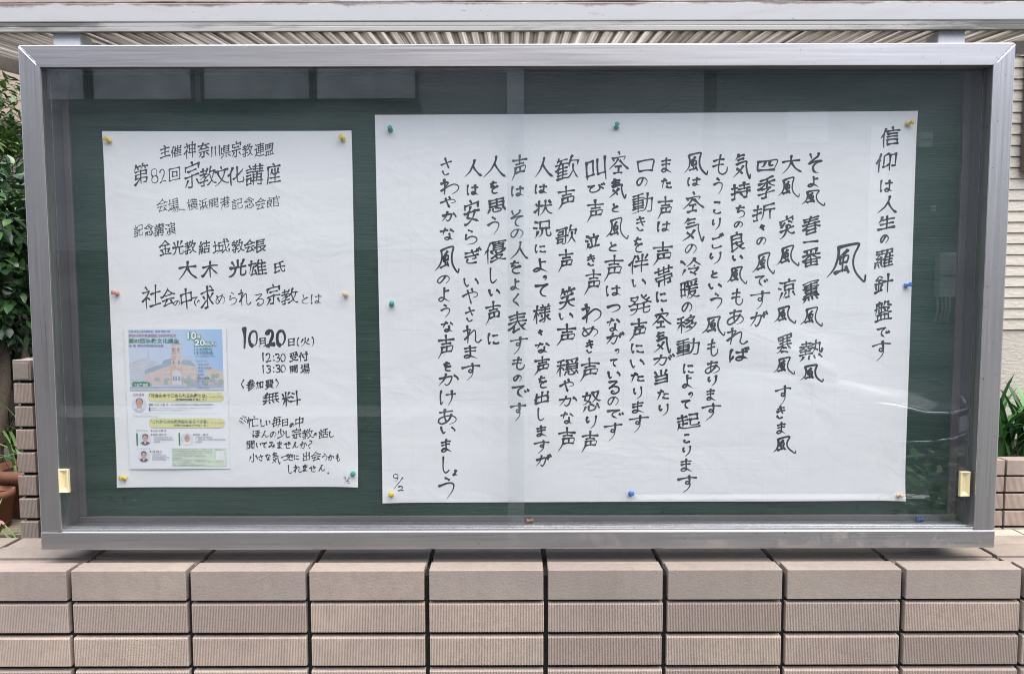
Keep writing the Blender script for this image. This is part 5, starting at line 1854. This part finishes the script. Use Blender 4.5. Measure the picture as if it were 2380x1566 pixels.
for x, hw in ((1.30, 0.83), (1.62, 0.78), (1.80, 0.64), (1.875, 0.40), (1.875, -0.40), (1.80, -0.64), (1.62, -0.78), (1.30, -0.83)):
    bp += [T(x, hw, 0.26), T(x + 0.01, hw, 0.62)]
MB().add(bp, [(2 * i, 2 * i + 2, 2 * i + 3, 2 * i + 1) for i in range(7)], 0, True).build('bumper', M['car_dark'], car)
cab = [(-2.35, 0.72, 0.93, 1.05), (-1.9, 0.70, 0.95, 1.42), (-1.2, 0.66, 0.95, 1.50), (-0.4, 0.66, 0.95, 1.48), (0.15, 0.68, 0.95, 1.30), (0.85, 0.74, 0.93, 0.98)]
vs, fs, wf_ = [], [], []
for x, hw, z0, z1 in cab:
    vs += [T(x, y_, z) for y_, z in ((-hw * 1.08, z0), (-hw, z1 - 0.05), (-hw * 0.85, z1), (hw * 0.85, z1), (hw, z1 - 0.05), (hw * 1.08, z0))]
for i in range(len(cab) - 1):
    fs += [(i * 6 + k, i * 6 + (k + 1) % 6, (i + 1) * 6 + (k + 1) % 6, (i + 1) * 6 + k) for k in range(6)]
fs += [tuple(range(6))[::-1], tuple(range(len(vs) - 6, len(vs)))]
MB().add(vs, fs, 0, True).build('cabin_glass', M['car_glass'], car)
for s in (-1, 1):
    MB().tube([T(-2.3, s * 0.70, 1.06), T(-1.9, s * 0.665, 1.41), T(-1.2, s * 0.64, 1.485), T(-0.4, s * 0.64, 1.465), T(0.15, s * 0.66, 1.285), T(0.86, s * 0.745, 0.975)], 0.03, 8).build('roof_pillar', M['car_paint'], car)
    MB().tube([T(1.30, s * 0.76, 0.66), T(1.52, s * 0.70, 0.70), T(1.68, s * 0.60, 0.66), T(1.78, s * 0.48, 0.63)], [0.02, 0.055, 0.055, 0.02], 10).build('headlight', M['lamp_lens'], car)
    mm = MB().lathe([(0.02, 0), (0.05, 0.02), (0.06, 0.09), (0.03, 0.13)], 12)
    q = T(0.55, s * 0.92, 1.0)
    mm.v = [(q[0] + x, q[1] + y_, q[2] + z - 0.05) for x, y_, z in mm.v]
    mm.build('side_mirror', M['car_paint'], car)
    for xw in (-1.6, 1.05):
        wm = MB().lathe([(0.20, 0), (0.29, 0.01), (0.31, 0.05), (0.31, 0.15), (0.29, 0.19), (0.20, 0.20)], 28, axis='y')
        wm.v = [T(xw + x, s * 0.78 - s * y_ * 0.3 + y_ * 0.5, z + 0.31) for x, y_, z in wm.v]
        w_ = wm.build('wheel', M['rubber'], car)
        rm = MB().lathe([(0.02, 0.02), (0.12, 0.03), (0.195, 0.015), (0.195, 0.185), (0.12, 0.17), (0.02, 0.18)], 20, axis='y')
        rm.v = [T(xw + x, s * 0.78 - s * y_ * 0.3 + y_ * 0.5, z + 0.31) for x, y_, z in rm.v]
        rm.build('rim', M['chrome'], w_)
MB().tube([T(1.20, 0.84, 0.74), T(1.50, 0.79, 0.72), T(1.74, 0.66, 0.66), T(1.88, 0.38, 0.64), T(1.90, -0.38, 0.64), T(1.76, -0.66, 0.66)], 0.024, 8).build('chrome_strip', M['chrome'], car)
MB().tube([T(1.50, 0.82, 0.36), T(1.76, 0.70, 0.38), T(1.90, 0.35, 0.38), T(1.90, -0.35, 0.38), T(1.74, -0.70, 0.38)], 0.017, 8).build('chrome_strip', M['chrome'], car)
MB().add([T(1.89 + d, y_, z) for d in (0, 0.012) for y_, z in ((-0.165, 0.41), (0.165, 0.41), (0.165, 0.575), (-0.165, 0.575))],
         [(0, 1, 2, 3), (4, 7, 6, 5), (0, 4, 5, 1), (1, 5, 6, 2), (2, 6, 7, 3), (3, 7, 4, 0)]).build('number_plate', M['white'], car)
bush('potted_shrub', 'small leafy shrub on the pavement before the notice board, mirrored in the glass', 'shrub', (2.25, -0.9, 0.03),
     [((2.25, -0.9, 0.75), (0.22, 0.22, 0.35))], 260, 0.09, 0.055, M['leaf_light'], [([(2.25, -0.9, 0.03), (2.25, -0.9, 0.8)], [0.02, 0.01])], 77)
m = MB().box(Q(1480, 1165, -3.7).x, Q(2180, 1168, -3.7).x, -3.78, -3.63, 0.003, 0.006)
tag(m.build('road_marking', M['white']), 'white line along the edge of the street', None, None, 'structure')
